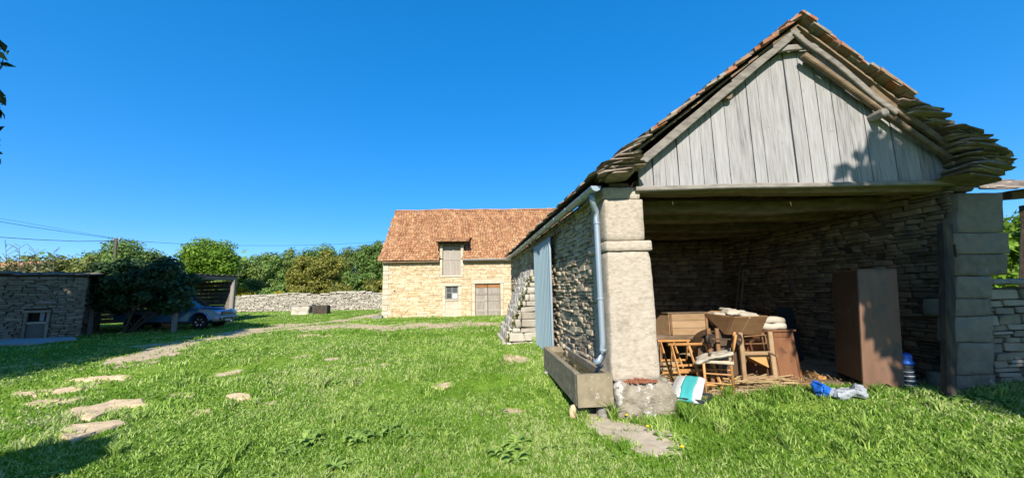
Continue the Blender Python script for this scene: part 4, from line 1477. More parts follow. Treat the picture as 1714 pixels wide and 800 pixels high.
for k in range(30):
    u = -OVL + k * .4
    q = ridP + BE * u + Vector((0, 0, -.03 + .05 * mnoise.noise(Vector((u * .5, SLN * .6, 3)))))
    vs, fs = [], []
    for j in range(7):
        a = math.pi * j / 6
        for e in (0, .41):
            vs.append(q + BE * e + BN * (math.cos(a) * .13) + Vector((0, 0, math.sin(a) * .11 + .03 - .012 * (e > 0))))
    for j in range(6):
        o_ = j * 2
        fs.append((o_, o_ + 1, o_ + 3, o_ + 2))
    MB().add(vs, fs).build('ridge_tile', 'old_tile' if k % 3 == 0 else 'barn_tile', roof)
# dormer roof
zf = bp_(757, 407)[1]
q0 = BP + BE * dorm_u0 + BN * .32 + Vector((0, 0, zf))
dl = dorm_u1 - dorm_u0
top_back = 1.9
dr = MB().hexa([q0, q0 + BE * dl, q0 + BE * dl - BN * top_back + Vector((0, 0, .55)), q0 - BN * top_back + Vector((0, 0, .55)),
                q0 + Vector((0, 0, .05)), q0 + BE * dl + Vector((0, 0, .05)), q0 + BE * dl - BN * top_back + Vector((0, 0, .60)), q0 - BN * top_back + Vector((0, 0, .60))]).build('dormer_roof', 'brown_beam', BARN)
tl = []
for r_ in range(7):
    u = -.03
    while u < dl:
        w_ = random.uniform(.15, .19)
        c = q0 + BE * (u + w_ / 2) - BN * (r_ * .2 - .02) + Vector((0, 0, .08 + r_ * .058 + random.uniform(0, .015)))
        tl.append(mat4(c, BE * (w_ - .008), (BN + Vector((0, 0, -.18))) * .3, Vector((0, 0, .022))))
        u += w_
pieces(dr, 'roof_tile', tl, 'barn_tile', 'tile', n_obj=0, rest='roof_tiles')
MB().beam(q0 + BE * .08 - BN * .25 + Vector((0, 0, -.06)), q0 + BE * (dl - .08) - BN * .25 + Vector((0, 0, -.06)), .12, .12).build('dormer_lintel', 'brown_beam', BARN)
for u in (.14, dl - .14):
    MB().beam(q0 + BE * u + BN * -.02 + Vector((0, 0, -.05)), q0 + BE * u - BN * 1.5 + Vector((0, 0, .32)), .09, .1).build('dormer_rafter', 'brown_beam', BARN)
ge = eavP + BN * .06 + Vector((0, 0, -.02))
MB().tube([ge + BE * (lu1 + .15), ge + BE * 9.2], .06, 10).build('gutter', 'fibre_roof', BARN)
for u0, u1 in ((0, cu0), (cu1, BLEN)):
    MB().box(eavP + BE * ((u0 + u1) / 2) - BN * .06 + Vector((0, 0, -.09)), BE * (u1 - u0), BN * .2, (0, 0, .05)).build('eave_board', 'brown_beam', BARN)
MB().tube([BP + BE * bp_(660, 487)[0] - BN * -.005 + Vector((0, 0, bp_(660, 487)[1])), BP + BE * bp_(660, 487)[0] + BN * .012 + Vector((0, 0, bp_(660, 487)[1]))], .045, 8).build('vent_hole', 'wire', BARN)

# ------------------------------------------------------------------ drystone wall at the back and the small stone basin
q0, q1 = ground(388, 521), ground(652, 517)
q1.y = min(q1.y, q0.y + 1)
q0.y = q1.y = (q0.y + q1.y) / 2
q0 = Vector((W(385, 500, q0.y).x, q0.y, 0))
q1 = Vector((W(660, 500, q1.y).x, q1.y, 0))
wd = (q1 - q0)
wl = wd.length
wd.normalize()
bg_z = float(gz(q0.x + 8, q0.y))
BWALL = thing('drystone_wall', Vector((q0.x, q0.y, bg_z)), 'long grey drystone wall across the back of the yard', 'wall')


def topz(u):
    px = 385 + 275 * u / wl
    py = np.interp(px, [385, 420, 450, 490, 510, 520, 560, 600, 632, 660], [497, 495, 494, 491, 492, 495, 490, 488, 491, 491])
    return W(px, float(py), q0.y).z


core = slab_core('wall_core', q0, wd, Vector((wd.y, -wd.x, 0)), wl, bg_z - .2, topz(wl * .4) - .12, .5, 'mortar', BWALL, back=.05)
pieces(core, 'stone', courses(q0, wd, Vector((wd.y, -wd.x, 0)), wl, bg_z - .1, lambda u: topz(u) - .05, ch=(.09, .17), sl=(.18, .5), depth=.3, proud=.05, gap=.015, rot=.07), 'dry_wall', n_obj=0, rest='small_stones')
u = 0
while u < wl - .2:
    l = random.uniform(.5, 1.1)
    c = q0 + wd * (u + l / 2) + Vector((0, .25, topz(u + l / 2) + random.uniform(-.03, .03)))
    MB().rough(c, wd * l * .98 + Vector((0, 0, random.uniform(-.05, .05))), (0, .6, 0), (0, 0, random.uniform(.09, .17)), (4, 3, 2), .03, .2, 4).build('coping_stone', 'dry_wall', BWALL)
    u += l
q = ground(500, 527)
BAS = thing('stone_basin', q, 'low stone block basin with dark board before the drystone wall', 'basin')
k_ = q.y / F
MB().rough(q + Vector((.1, .3, .25)), (1.4, 0, 0), (0, .8, 0), (0, 0, .75), (8, 5, 6), .09, .12, 3).build('stone_block', 'dry_wall', BAS)
MB().rough(q + Vector((1.55, .35, .33)), (1.2, 0, 0), (0, .6, 0), (0, 0, .78), (3, 3, 3), .02, .06, 3).build('dark_board', 'char_wood', BAS)
MB().rough(q + Vector((.2, .35, .70)), (1.5, 0, .06), (0, .8, 0), (0, 0, .12), (8, 4, 2), .05, .2, 3).build('cover_slab', 'dry_wall', BAS)

# ------------------------------------------------------------------ shaded outbuilding on the left
LA = Vector((W(-60, 500, 15.3).x, 15.3, 0))
LB = Vector((W(143, 500, 17.4).x, 17.4, 0))
ld_ = (LB - LA)
ll_ = ld_.length
ld_.normalize()
ln_ = Vector((ld_.y, -ld_.x, 0))
LT = W(70, 460, 16.4).z
LEFT = thing('stone_outbuilding', Vector((LA.x, LA.y, 0)), 'low stone outbuilding in shade with a small framed niche', 'outbuilding')


def lp_(px, py):
    q = on_plane(px, py, LA, ld_)
    return (q - LA).dot(ld_), q.z


nu0, nz1 = lp_(47, 524)
nu1, nz0 = lp_(72, 568)
nz0 = max(nz0, -.05)
nich = [(nu0, nu1, .25, nz1)]
lc = slab_core('front_wall', LA, ld_, ln_, ll_, -.2, LT, .5, 'mortar', LEFT, back=.06, skip=nich)
nich2 = [(nu0 - .10, nu1 + .10, -.1, nz1 + .12)]
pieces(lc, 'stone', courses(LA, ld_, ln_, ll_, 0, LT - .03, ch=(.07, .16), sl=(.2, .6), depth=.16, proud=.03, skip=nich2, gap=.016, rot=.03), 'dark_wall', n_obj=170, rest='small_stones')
MB().box(LB - ln_ * 2.2 + Vector((0, 0, LT / 2)) - ld_ * .2, ld_ * .4, ln_ * 4.2, (0, 0, LT)).build('side_wall', 'mortar', LEFT)
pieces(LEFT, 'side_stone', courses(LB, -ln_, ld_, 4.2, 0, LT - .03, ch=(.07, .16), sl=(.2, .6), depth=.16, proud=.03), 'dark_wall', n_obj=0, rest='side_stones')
rs = []
u = 0
while u < ll_:
    l = random.uniform(.35, .7)
    for j in range(3):
        rs.append(mat4(LA + ld_ * (u + l / 2) - ln_ * (.12 + j * .3 + random.uniform(-.05, .05)) + Vector((0, 0, LT + .02 + j * .05 + random.uniform(0, .05))), ld_ * l, (ln_ + Vector((0, 0, -.1))) * .5, Vector((0, 0, .05))))
    u += l
pieces(LEFT, 'roof_slab', rs, 'roof_slab', 'slab', n_obj=60)
MB().hexa([LA - ln_ * .5 + Vector((0, 0, LT)), LB - ln_ * .5 + Vector((0, 0, LT)), LB - ln_ * 4.5 + Vector((0, 0, LT - .3)), LA - ln_ * 4.5 + Vector((0, 0, LT - .3)),
           LA - ln_ * .5 + Vector((0, 0, LT + .08)), LB - ln_ * .5 + Vector((0, 0, LT + .08)), LB - ln_ * 4.5 + Vector((0, 0, LT - .22)), LA - ln_ * 4.5 + Vector((0, 0, LT - .22))]).build('roof', 'roof_slab', LEFT)


def lblock(name, u0, u1, z0, z1, m, proud=.05, dep=.3, parent=LEFT):
    c = LA + ld_ * ((u0 + u1) / 2) + ln_ * (proud - dep / 2) + Vector((0, 0, (z0 + z1) / 2))
    return MB().rough(c, ld_ * (u1 - u0), ln_ * dep, (0, 0, z1 - z0), (4, 3, 4), .01, .08, 4).build(name, m, parent)


lblock('niche_jamb', nu0 - .10, nu0, 0, nz1, 'dark_wall')
lblock('niche_jamb', nu1, nu1 + .10, 0, nz1, 'dark_wall')
lblock('niche_lintel', nu0 - .12, nu1 + .12, nz1 + .005, nz1 + .11, 'dark_wall', .10, .4)
lblock('niche_sill', nu0 - .02, nu1 + .02, .62, .72, 'quoin', .0, .4)
lblock('niche_panel', nu0 + .01, nu1 - .01, 0, .615, 'grey_board', -.04, .1)
lblock('white_jar', nu0 + (nu1 - nu0) * .6, nu0 + (nu1 - nu0) * .88, .73, 1.12, 'white_plastic', -.08, .18)
MB().box(LA + ld_ * (nu0 + nu1) / 2 - ln_ * .5 + Vector((0, 0, .8)), ld_ * 1.0, ln_ * .02, (0, 0, 1.6)).build('niche_back', 'dark_board', LEFT)
p0, p1 = ground(-60, 579), ground(128, 569)
sl_ = MB()
pp = [ground(-80, 581), ground(60, 577), ground(128, 569.5), ground(122, 566), ground(60, 568.5), ground(-80, 571)]
sl_.prism([Vector((q.x, q.y, q.z - .1)) for q in pp], (0, 0, .17))
set_struct(sl_.build('concrete_path', 'concrete'))

# ------------------------------------------------------------------ carport
CA = Vector((W(150, 500, 18.4).x, 18.4, 0))
CB = Vector((W(389, 500, 24.5).x, 24.5, 0))
cd = (CB - CA)
cl = cd.length
cd.normalize()
cn = Vector((cd.y, -cd.x, 0))
CT = W(389, 468, 24.5).z
CP_ = thing('carport', Vector((CB.x, CB.y, 0)), 'grey timber carport with corrugated roof behind the dark shrub', 'carport')
for (u, mt, w_) in ((cl, 'post_wood', .26), (cl * .55, 'post_wood', .2), (.1, 'post_wood', .22)):
    q = CA + cd * u
    q.z = float(gz(q.x, q.y)) - .1
    MB().beam(q, Vector((q.x, q.y, CT)), w_, w_, seg=4, wob=.03).build('post', mt, CP_)
MB().beam(CA + Vector((0, 0, CT + .08)), CB + cd * .15 + Vector((0, 0, CT + .08)), .2, .26, seg=8, wob=.03).build('front_beam', 'post_wood', CP_)
NC = 90
vs, fs = [], []
for i in range(NC + 1):
    u = -.2 + (cl + .5) * i / NC
    wv = .03 * math.sin(i * math.pi / 2 + .5)
    for (v, zz) in ((.25, CT + .27), (-5.5, CT - .2)):
        for th in (0, -.012):
            vs.append(CA + cd * u + cn * v + Vector((0, 0, zz + wv + th)))
for i in range(NC):
    o_ = i * 4
    fs += [(o_, o_ + 4, o_ + 6, o_ + 2), (o_ + 1, o_ + 3, o_ + 7, o_ + 5), (o_, o_ + 1, o_ + 5, o_ + 4)]
MB().add(vs, fs).build('corrugated_roof', 'fibre_roof', CP_)
zt = CT
for k in range(11):     # boards of the end wall
    h = .25
    z = .15 + k * h
    if z + h > zt + .1:
        break
    c = CB - cn * 2.6 - cd * .05 + Vector((0, 0, z + h / 2))
    MB().box(c, cn * 5.0, cd * (.03 + random.uniform(0, .02)), Vector((0, 0, h - .015)) + cn * .0).build('wall_board', 'grey_board', CP_)
for k in range(10):
    h = .27
    c = (CA + CB) / 2 - cn * 5.2 + Vector((0, 0, .2 + k * h + h / 2))
    MB().box(c, cd * cl, cn * .04, (0, 0, h - .015)).build('wall_board', 'grey_board', CP_)
# loose bits by the carport: stub post and pale panel
q = ground(290, 556)
tag(MB().beam(q - Vector((0, 0, .1)), q + Vector((-.02, .05, 1.15)), .2, .16, seg=4, wob=.02).build('stub_post', 'post_wood', loc=q), 'short weathered wooden post stub beside the parked pickup', 'post')
q = ground(267, 551)
tag(MB().rough(q + Vector((0, .3, .5)), (.5, 0, 0), (0, .05, .01), (0, -.15, .85), (3, 1, 4), .01, .05).build('plywood_sheet', 'pale_oak', loc=q), 'pale wooden sheet leaning under the dark shrub', 'sheet')

# ------------------------------------------------------------------ blue pickup
CARH = Vector((1.0, 0.10, 0)).normalized()
fw = ground(331, 551)
TR = thing('pickup_truck', fw, 'blue pickup with silver bumper nosing out of the carport', 'pickup')
CL = Vector((-CARH.y, CARH.x, 0))      # towards its left (away from the camera)
WB = 0.37                              # wheel radius
org = fw + CARH * 0.86                 # nose at ground, near side
org.z = float(gz(fw.x, fw.y)) + 0.0


def cp(x, y, z):
    """x back from the nose, y across from the near side, z up"""
    return org - CARH * x + CL * y + Vector((0, 0, z))


CWD = 1.76


def side_poly(y):
    pts = [(0.06, .50), (0.0, .62), (0.02, .86), (0.12, .97), (0.55, 1.05), (1.30, 1.12), (1.42, 1.13), (5.0, 1.08), (5.05, .55), (4.45, .50)]
    for j in range(11):
        a = math.pi * j / 10
        pts.append((3.98 + math.cos(a) * .47, .42 + math.sin(a) * .45))
    pts += [(3.45, .42), (1.40, .42)]
    for j in range(11):
        a = math.pi * j / 10
        pts.append((.86 + math.cos(a) * .47, .42 + math.sin(a) * .45))
    pts += [(.34, .46)]
    return [cp(x, y, z) for x, z in pts]


body = MB().prism(side_poly(0.0), CL * CWD).build('body', 'car_paint', TR, bevel=.05)
for s_ in (0, 1):
    yy = -.012 if s_ == 0 else CWD + .012
    for cx in (.86, 3.98):
        ring = []
        mb = MB()
        pts = [cp(cx - math.cos(math.pi * j / 12) * .50, yy, .40 + math.sin(math.pi * j / 12) * .49) for j in range(13)]
        mb.tube(pts, .035, 6)
        mb.build('arch_flare', 'car_paint', body, smooth=True)
# cabin
def ring4(x0, x1, yin, z):
    return [cp(x0, yin, z), cp(x1, yin, z), cp(x1, CWD - yin, z), cp(x0, CWD - yin, z)]


MB().hexa(ring4(1.30, 3.30, .06, 1.10) + ring4(2.0, 3.05, .20, 1.70)).build('cabin', 'car_paint', TR, bevel=.05)
def quad(a, b, c, d, nv, th=.01):
    return MB().prism([a, b, c, d], nv * th)


nvs = -CL
MB().prism([cp(1.58, .075, 1.16), cp(2.15, .075, 1.16), cp(2.15, .185, 1.62), cp(2.05, .185, 1.62)], -CL * .02).build('side_window', 'car_glass', TR)
MB().prism([cp(2.22, .075, 1.16), cp(3.12, .075, 1.16), cp(2.95, .185, 1.62), cp(2.22, .185, 1.62)], -CL * .02).build('side_window', 'car_glass', TR)
MB().prism([cp(1.36, .16, 1.15), cp(1.36, CWD - .16, 1.15), cp(1.97, CWD - .28, 1.66), cp(1.97, .28, 1.66)], CARH * .02 + Vector((0, 0, .015))).build('windscreen', 'car_glass', TR)
mb = MB().rough(cp(1.72, -.12, 1.22), CARH * .12, CL * .2, (0, 0, .16), (3, 3, 3), 0, .3)
mb.build('wing_mirror', 'car_grey', TR, smooth=True)
MB().rough(cp(.62, CWD / 2, 1.085), CARH * .5, CL * .7, (0, 0, .10), (5, 5, 3), 0, .35).build('bonnet_scoop', 'car_paint', TR, smooth=True)
# front: bumper, grille, lamps
MB().rough(cp(.10, CWD / 2, .54), CARH * .34, CL * (CWD + .04), (0, 0, .30), (4, 10, 4), 0, .22).build('bumper', 'car_silver', TR, smooth=True)
MB().box(cp(-.075, CWD / 2, .53), CARH * .03, CL * .9, (0, 0, .12)).build('air_intake', 'car_grey', TR, bevel=.01)
gr = MB().box(cp(.0, CWD / 2, .80), CARH * .05, CL * .92, (0, 0, .20)).build('grille', 'car_grey', TR, bevel=.02)
for zz in (.74, .86):
    MB().box(cp(-.035, CWD / 2, zz), CARH * .025, CL * .86, (0, 0, .03)).build('grille_bar', 'car_silver', gr)
for y in (.22, CWD - .22):
    MB().rough(cp(.10, y, .82), CARH * .26, CL * .36, (0, 0, .23), (4, 4, 4), 0, .3).build('headlight', 'lamp_glass', TR, smooth=True)
    MB().lathe([(.085, 0), (.085, .03), (.06, .035)], cp(-.06, y, .52), CARH, 14).build('fog_light', 'car_grey', TR)
MB().box(cp(-.085, CWD / 2, .43), CARH * .015, CL * .5, (0, 0, .11)).build('number_plate', 'bag_white', TR)
MB().box(cp(2.45, CWD / 2, .36), CARH * 4.6, CL * 1.2, (0, 0, .16)).build('underbody', 'rubber', TR)
MB().box(cp(1.9, .02, .38), CARH * 1.5, CL * .1, (0, 0, .07)).build('side_step', 'car_grey', TR)
for (x, y) in ((.86, .06), (3.98, .06), (.86, CWD - .28), (3.98, CWD - .28)):
    wc = cp(x, y + .11, WB)
    wh = MB().lathe([(.20, -.11), (.33, -.11), (.365, -.08), (.37, 0), (.365, .08), (.33, .11), (.20, .11)], wc, CL, 28).build('wheel', 'rubber', TR, smooth=False)
    if y < 1:
        rim = MB().lathe([(.0, -.07), (.06, -.075), (.06, -.05), (.16, -.04), (.20, -.10), (.22, -.115), (.23, -.10)], wc, CL, 24)
        for k in range(6):
            a = k * math.pi / 3
            dv = CARH * math.cos(a) + Vector((0, 0, math.sin(a)))
            rim.beam(wc - CL * .09 + dv * .04, wc - CL * .10 + dv * .21, .055, .03, up=CL)
        rim.build('rim', 'alloy', wh)


# ------------------------------------------------------------------ trees and shrubs
def leaf_cloud(cen, rad, n, size, rs, up=0.35, drop=0.0):
    """leaf quads scattered through the outer part of an ellipsoid clump"""
    d = rs.normal(size=(n, 3))
    d /= np.linalg.norm(d, axis=1)[:, None]
    r = rs.random(n) ** 0.45
    P = np.array(cen) + d * r[:, None] * np.array(rad)
    nrm = d + rs.normal(scale=0.55, size=(n, 3))
    nrm[:, 2] += up
    nrm /= np.linalg.norm(nrm, axis=1)[:, None]
    t1 = np.cross(nrm, rs.normal(size=(n, 3)))
    t1 /= np.linalg.norm(t1, axis=1)[:, None] + 1e-9
    t2 = np.cross(nrm, t1)
    s = size * (0.6 + 0.8 * rs.random(n))[:, None]
    a = P + t1 * s
    b = P + t2 * s * 0.55 + nrm * s * .12
    c = P - t1 * s
    e = P - t2 * s * 0.55 + nrm * s * .12
    return np.stack([a, b, c, e], 1).reshape(-1, 3)


def tree(name, label, cat, base, h, cz, rad, ncl, nleaf, lsize, m, tr=.2, group=None, seed=1, shell=.72, clump=.34, stems=1, stemlean=.0, holes=0.0, lean=0.0):
    rs = np.random.default_rng(seed)
    base = Vector(base)
    T = thing(name, base, label, cat, group)
    top = base + Vector((lean, 0, 0))
    cen = np.array([base.x + lean, base.y, base.z + cz])
    cl_c, cl_r = [], []
    for i in range(ncl):
        d = rs.normal(size=3)
        d /= np.linalg.norm(d)
        if d[2] < -.55:
            d[2] *= -.5
        k = shell * rs.uniform(.45, 1.12)
        cl_c.append(cen + d * np.array(rad) * k)
        cl_r.append(np.array(rad) * clump * rs.uniform(.6, 1.25) * np.array([1, 1, .8]))
    tb_ = MB()
    for s_ in range(stems):
        a = rs.uniform(0, 6.28)
        off = Vector((math.cos(a), math.sin(a), 0)) * (stemlean * rs.uniform(.6, 1.2))
        p0 = base - Vector((0, 0, .2)) + off * .12
        p1 = Vector(cen) + off - Vector((0, 0, rad[2] * .35))
        mid = p0.lerp(p1, .5) + Vector((rs.normal() * tr * .6, rs.normal() * tr * .6, 0)) - off * .2
        tb_.tube([p0, p0.lerp(mid, .5), mid, mid.lerp(p1, .6), p1], lambda k: tr * (1.15 - .65 * k), 8, .5)
        for i in range(s_, min(ncl, 9 * stems), stems):
            q = Vector(cl_c[i])
            m_ = mid.lerp(p1, rs.uniform(.3, 1))
            w_ = m_.lerp(q, .5) + Vector((0, 0, -.05 * (q - m_).length))
            tb_.tube([m_, w_, q], lambda k: tr * (.38 - .3 * k), 5, .5)
    tb_.build('trunk', 'bark', T, smooth=True)
    wts = np.array([r_[0] * r_[1] for r_ in cl_r])
    wts /= wts.sum()
    Vs, tt = [], []
    for c, r_, w_ in zip(cl_c, cl_r, wts):
        n = max(8, int(nleaf * w_))
        q = leaf_cloud(c, r_, n, lsize, rs)
        Vs.append(q)
        tt.append(np.repeat(np.clip(rs.random() * .45 + rs.random(n) * .55, 0, .99), 4))
    V = np.concatenate(Vs)
    Fq = np.arange(len(V)).reshape(-1, 4)
    np_mesh('crown', V, Fq, np.concatenate(tt), m, T)
    return T


def tree_px(name, label, cat, pxc, ytop, wpx, Y, m, low=.18, seed=1, ncl=38, nleaf=7000, ls=.16, grp=None, deep=.8, **kw):
    c = W(pxc, 480, Y)
    topz_ = W(pxc, ytop, Y).z
    g_ = float(gz(c.x, Y))
    h = topz_ - g_
    rx = wpx / 2 / F * Y
    rz = h * (1 - low) / 2
    return tree(name, label, cat, (c.x, Y, g_), h, h - rz, (rx, rx * deep, rz), ncl, nleaf, ls, m, tr=.05 * h * .5 + .04, group=grp, seed=seed, **kw)


# shrub before the carport
sb = ground(206, 556)
tree('shrub', 'big dark green spreading shrub growing against the carport', 'shrub', sb, 3.9, 1.95, (3.1, 1.5, 2.0), 110, 26000, .11, 'leaf_shrub', tr=.07, seed=5, stems=4, stemlean=.9, shell=.85, clump=.27, lean=.75)
tree_px('round_tree', 'round bright green tree rising behind the carport roof', 'tree', 347, 394, 112, 38, 'leaf_round', .25, 11, 90, 25000, .115)
tree_px('hazel_tree', 'broad green tree behind the utility pole', 'tree', 198, 396, 140, 33, 'leaf_mid', .2, 12, 75, 15000, .105)
tree_px('hedge_tree', 'pale yellowish bushy tree behind the stone outbuilding', 'tree', 118, 415, 110, 29, 'leaf_pale', .1, 13, 45, 6000, .12)
tree_px('hedge_tree', 'thin greyish hedge bush above the outbuilding roof near left edge', 'bush', 45, 428, 90, 27, 'leaf_grey', .1, 14, 35, 3200, .10)
tree_px('hedge_tree', 'sparse twiggy bush at the far left over the outbuilding', 'bush', 5, 420, 60, 26, 'leaf_grey', .1, 15, 26, 1800, .10)
tree_px('hedge_tree', 'drab olive bush left of the round tree', 'bush', 262, 428, 70, 36, 'leaf_pale', .1, 16, 35, 4000, .13)
# bare twigs sticking out of the hedge
rs_ = random.Random(4)
for i_, (px, py, Y) in enumerate(((12, 406, 26), (32, 410, 26), (62, 416, 27), (90, 418, 27))):
    b_ = W(px, 450, Y)
    mb = MB()
    tp = W(px + rs_.uniform(-6, 6), py, Y)
    mb.tube([b_, b_.lerp(tp, .5), tp], lambda k: .03 * (1.1 - k), 5)
    for k in range(9):
        a_ = b_.lerp(tp, rs_.uniform(.2, .95))
        mb.tube([a_, a_ + Vector((rs_.uniform(-.5, .5), rs_.uniform(-.3, .3), rs_.uniform(.1, .5)))], .014, 4)
    b_.z = float(gz(b_.x, b_.y))
    mb.tube([b_, W(px, 450, Y)], .035, 5)
    tag(mb.build('bare_sapling', 'bark', loc=b_), ['leftmost thin bare sapling above the hedge', 'second thin bare sapling from the left above the hedge', 'third thin bare sapling from the left above the hedge', 'rightmost thin bare sapling above the hedge'][i_], 'sapling', 'bare saplings over the hedge')

WOODS = [  # px, top, width, depth, material, label
    (405, 428, 70, 52, 'leaf_oak', 'green wood tree just right of the round tree'),
    (445, 420, 80, 55, 'leaf_mid', 'grey-green wood tree above the left half of the drystone wall'),
    (490, 412, 84, 58, 'leaf_oak', 'tall wood tree left of the olive bushy oak'),
    (540, 408, 90, 62, 'leaf_mid', 'tall wood tree standing behind the olive bushy oak'),
    (586, 404, 80, 60, 'leaf_oak', 'tall wood tree right of the olive bushy oak'),
    (628, 394, 74, 58, 'leaf_mid', 'tallest wood tree beside the barn roof'),
    (664, 392, 70, 60, 'leaf_oak', 'wood tree half hidden by the barn corner'),
]
for i_, (px, yt, wpx, Y, m_, lb) in enumerate(WOODS):
    tree_px('wood_tree', lb, 'tree', px, yt, wpx, Y, m_, .06, 30 + i_, 70, 13500, .155, 'trees of the wood behind the wall', shell=.8, clump=.27)
tree_px('bushy_oak', 'olive brown bushy oak in front of the wood', 'tree', 530, 418, 104, 44, 'leaf_olive', .03, 41, 90, 20000, .125, shell=.8, clump=.26)
for i_, (px, yt, wpx, Y, m_, lb) in enumerate((
        (600, 450, 76, 43, 'leaf_mid', 'rounded green thicket between the bushy oak and the barn'),
        (636, 462, 60, 42, 'leaf_olive', 'low olive thicket at the barn corner'),
        (425, 458, 66, 44, 'leaf_oak', 'mid green thicket behind the left end of the drystone wall'),
        (470, 462, 60, 45, 'leaf_mid', 'green thicket left of the bushy oak'),
        (408, 474, 50, 41, 'leaf_yellow', 'yellow green bush at the carport end of the wall'),
        (468, 485, 22, 41, 'leaf_yellow', 'small yellow bush peeping over the drystone wall'),
        (570, 472, 50, 42, 'leaf_olive', 'low olive scrub right of the bushy oak'),
        (520, 474, 70, 42, 'leaf_olive', 'low scrub under the bushy oak behind the wall'),
        (446, 476, 56, 42, 'leaf_mid', 'low green scrub left of the small yellow bush'))):
    tree_px('thicket', lb, 'bush', px, yt, wpx, Y, m_, .02, 50 + i_, 40, 5600, .125, 'thickets behind the drystone wall')
far_wood = []
rs2 = np.random.default_rng(9)
for k in range(70):
    x = rs2.uniform(-120, 160)
    y = rs2.uniform(74, 95)
    far_wood.append(leaf_cloud((x, y, 5.5 + rs2.uniform(-1, 1)), (6, 5, 5.5), 420, .7, rs2))
V = np.concatenate(far_wood)
o = np_mesh('far_woodland', V, np.arange(len(V)).reshape(-1, 4), np.repeat(rs2.random(len(V) // 4), 4), 'leaf_mid')
tag(o, 'distant green woodland closing the view behind the trees', 'woodland', kind='stuff')
# trees at the right edge and the big trees whose shade falls on the yard
tree('yard_tree', 'sunlit green tree seen past the right corner of the shed', 'tree', (14.2, 10.5, .2), 4.6, 2.3, (2.4, 2.2, 1.75), 36, 7000, .10, 'leaf_round', tr=.15, seed=71)
tree('shade_tree', 'big dark tree at the left edge with leaves against the sky', 'tree', (-17.8, 8.0, 0), 12, 6.5, (4.2, 3.2, 4.4), 110, 24000, .2, 'leaf_left', tr=.3, seed=82, shell=.8, clump=.30)
tree('shade_tree', 'dense dark tree out of view left of the camera', 'tree', (-16.3, 0.8, 0), 10, 5.2, (5.2, 4.0, 4.8), 90, 15000, .28, 'leaf_left', tr=.3, seed=73, shell=.75, clump=.36)
tree('shade_tree', 'dark tree out of view between the outbuilding and the camera', 'tree', (-17.0, 4.0, 0), 11, 6.0, (5.0, 3.5, 5.0), 90, 15000, .28, 'leaf_left', tr=.3, seed=77, shell=.75, clump=.36)
tree('shade_tree', 'tall dark tree behind the left outbuilding yard', 'tree', (-24.6, 6.4, 0), 14, 7.6, (4.6, 3.6, 6), 100, 18000, .3, 'leaf_left', tr=.3, seed=74, shell=.75, clump=.34)
tree('shade_tree', 'tree behind the camera shading the right shed pier', 'tree', (6.9, -1.2, 0), 9, 6.2, (3.1, 2.0, 3.1), 80, 11000, .17, 'leaf_mid', tr=.2, seed=75, shell=.8, clump=.27)
tree('shade_tree', 'small tree behind the camera at the left', 'tree', (-5.3, -3.0, 0), 6.2, 4.7, (1.0, 1.1, .7), 22, 3600, .13, 'leaf_mid', tr=.09, seed=76)

# ------------------------------------------------------------------ pole, wires, far house
q = W(192, 480, 31)
q.z = float(gz(q.x, q.y))
PO = thing('utility_pole', q, 'brown wooden utility pole behind the outbuilding trees', 'pole')
tp = W(195, 399, 31)
MB().tube([q - Vector((0, 0, .2)), q.lerp(tp, .5), tp], lambda k: .12 - .03 * k, 10).build('shaft', 'bark', PO)
MB().beam(W(190, 403, 31), W(202, 402, 31), .1, .1).build('cross_piece', 'brown_beam', PO)
for px in (191, 200):
    MB().lathe([(.05, 0), (.07, .05), (.03, .12)], W(px, 401, 31), n=8).build('insulator', 'concrete', PO)


def wire(pts, lb, r_=.016):
    P = [W(*q_) for q_ in pts]
    fine = []
    for a_, b_ in zip(P[:-1], P[1:]):
        for k in range(8):
            fine.append(a_.lerp(b_, k / 8))
    fine.append(P[-1])
    tag(MB().tube(fine, r_, 5).build('overhead_wire', 'wire', loc=P[0]), lb, 'wire', 'overhead wires')


wire([(-60, 361, 24), (60, 381, 27), (130, 391, 29), (195, 400, 31)], 'upper overhead wire sloping down to the pole at left')
wire([(-60, 355, 24), (60, 376, 27), (130, 388, 29), (199, 400, 31)], 'topmost thin overhead wire at left', .009)
wire([(-60, 393, 24), (60, 401, 27), (130, 404, 29), (195, 403, 31)], 'lower thick overhead wire from the left edge to the pole', .02)
wire([(199, 402, 31), (300, 408, 34), (400, 411, 38), (480, 411, 42), (560, 409, 46), (680, 402, 52)], 'long overhead wire from the pole towards the barn')
q = W(0, 470, 46)
HO = thing('far_house', Vector((q.x, 46, .3)), 'far house with orange tiled roof at the left edge', 'house')
a_, b_ = W(-60, 452, 46), W(28, 452, 46)
MB().abox(a_.x, b_.x, 46, 52, .2, a_.z).build('wall', 'render_wall', HO)
rz = W(0, 438, 49).z
MB().prism([Vector((a_.x, 45.6, a_.z)), Vector((a_.x, 52.4, a_.z)), Vector((a_.x, 49, rz))], (b_.x - a_.x + .3, 0, 0)).build('roof', 'orange_roof', HO)

# ------------------------------------------------------------------ things stored in the shed
FZ = 0.10


def Lg(px, py, Y):
    q_ = W(px, py, Y)
    return q_


def stick(mb, a, b, w_=.04, h_=None):
    mb.beam(a, b, w_, h_ or w_)


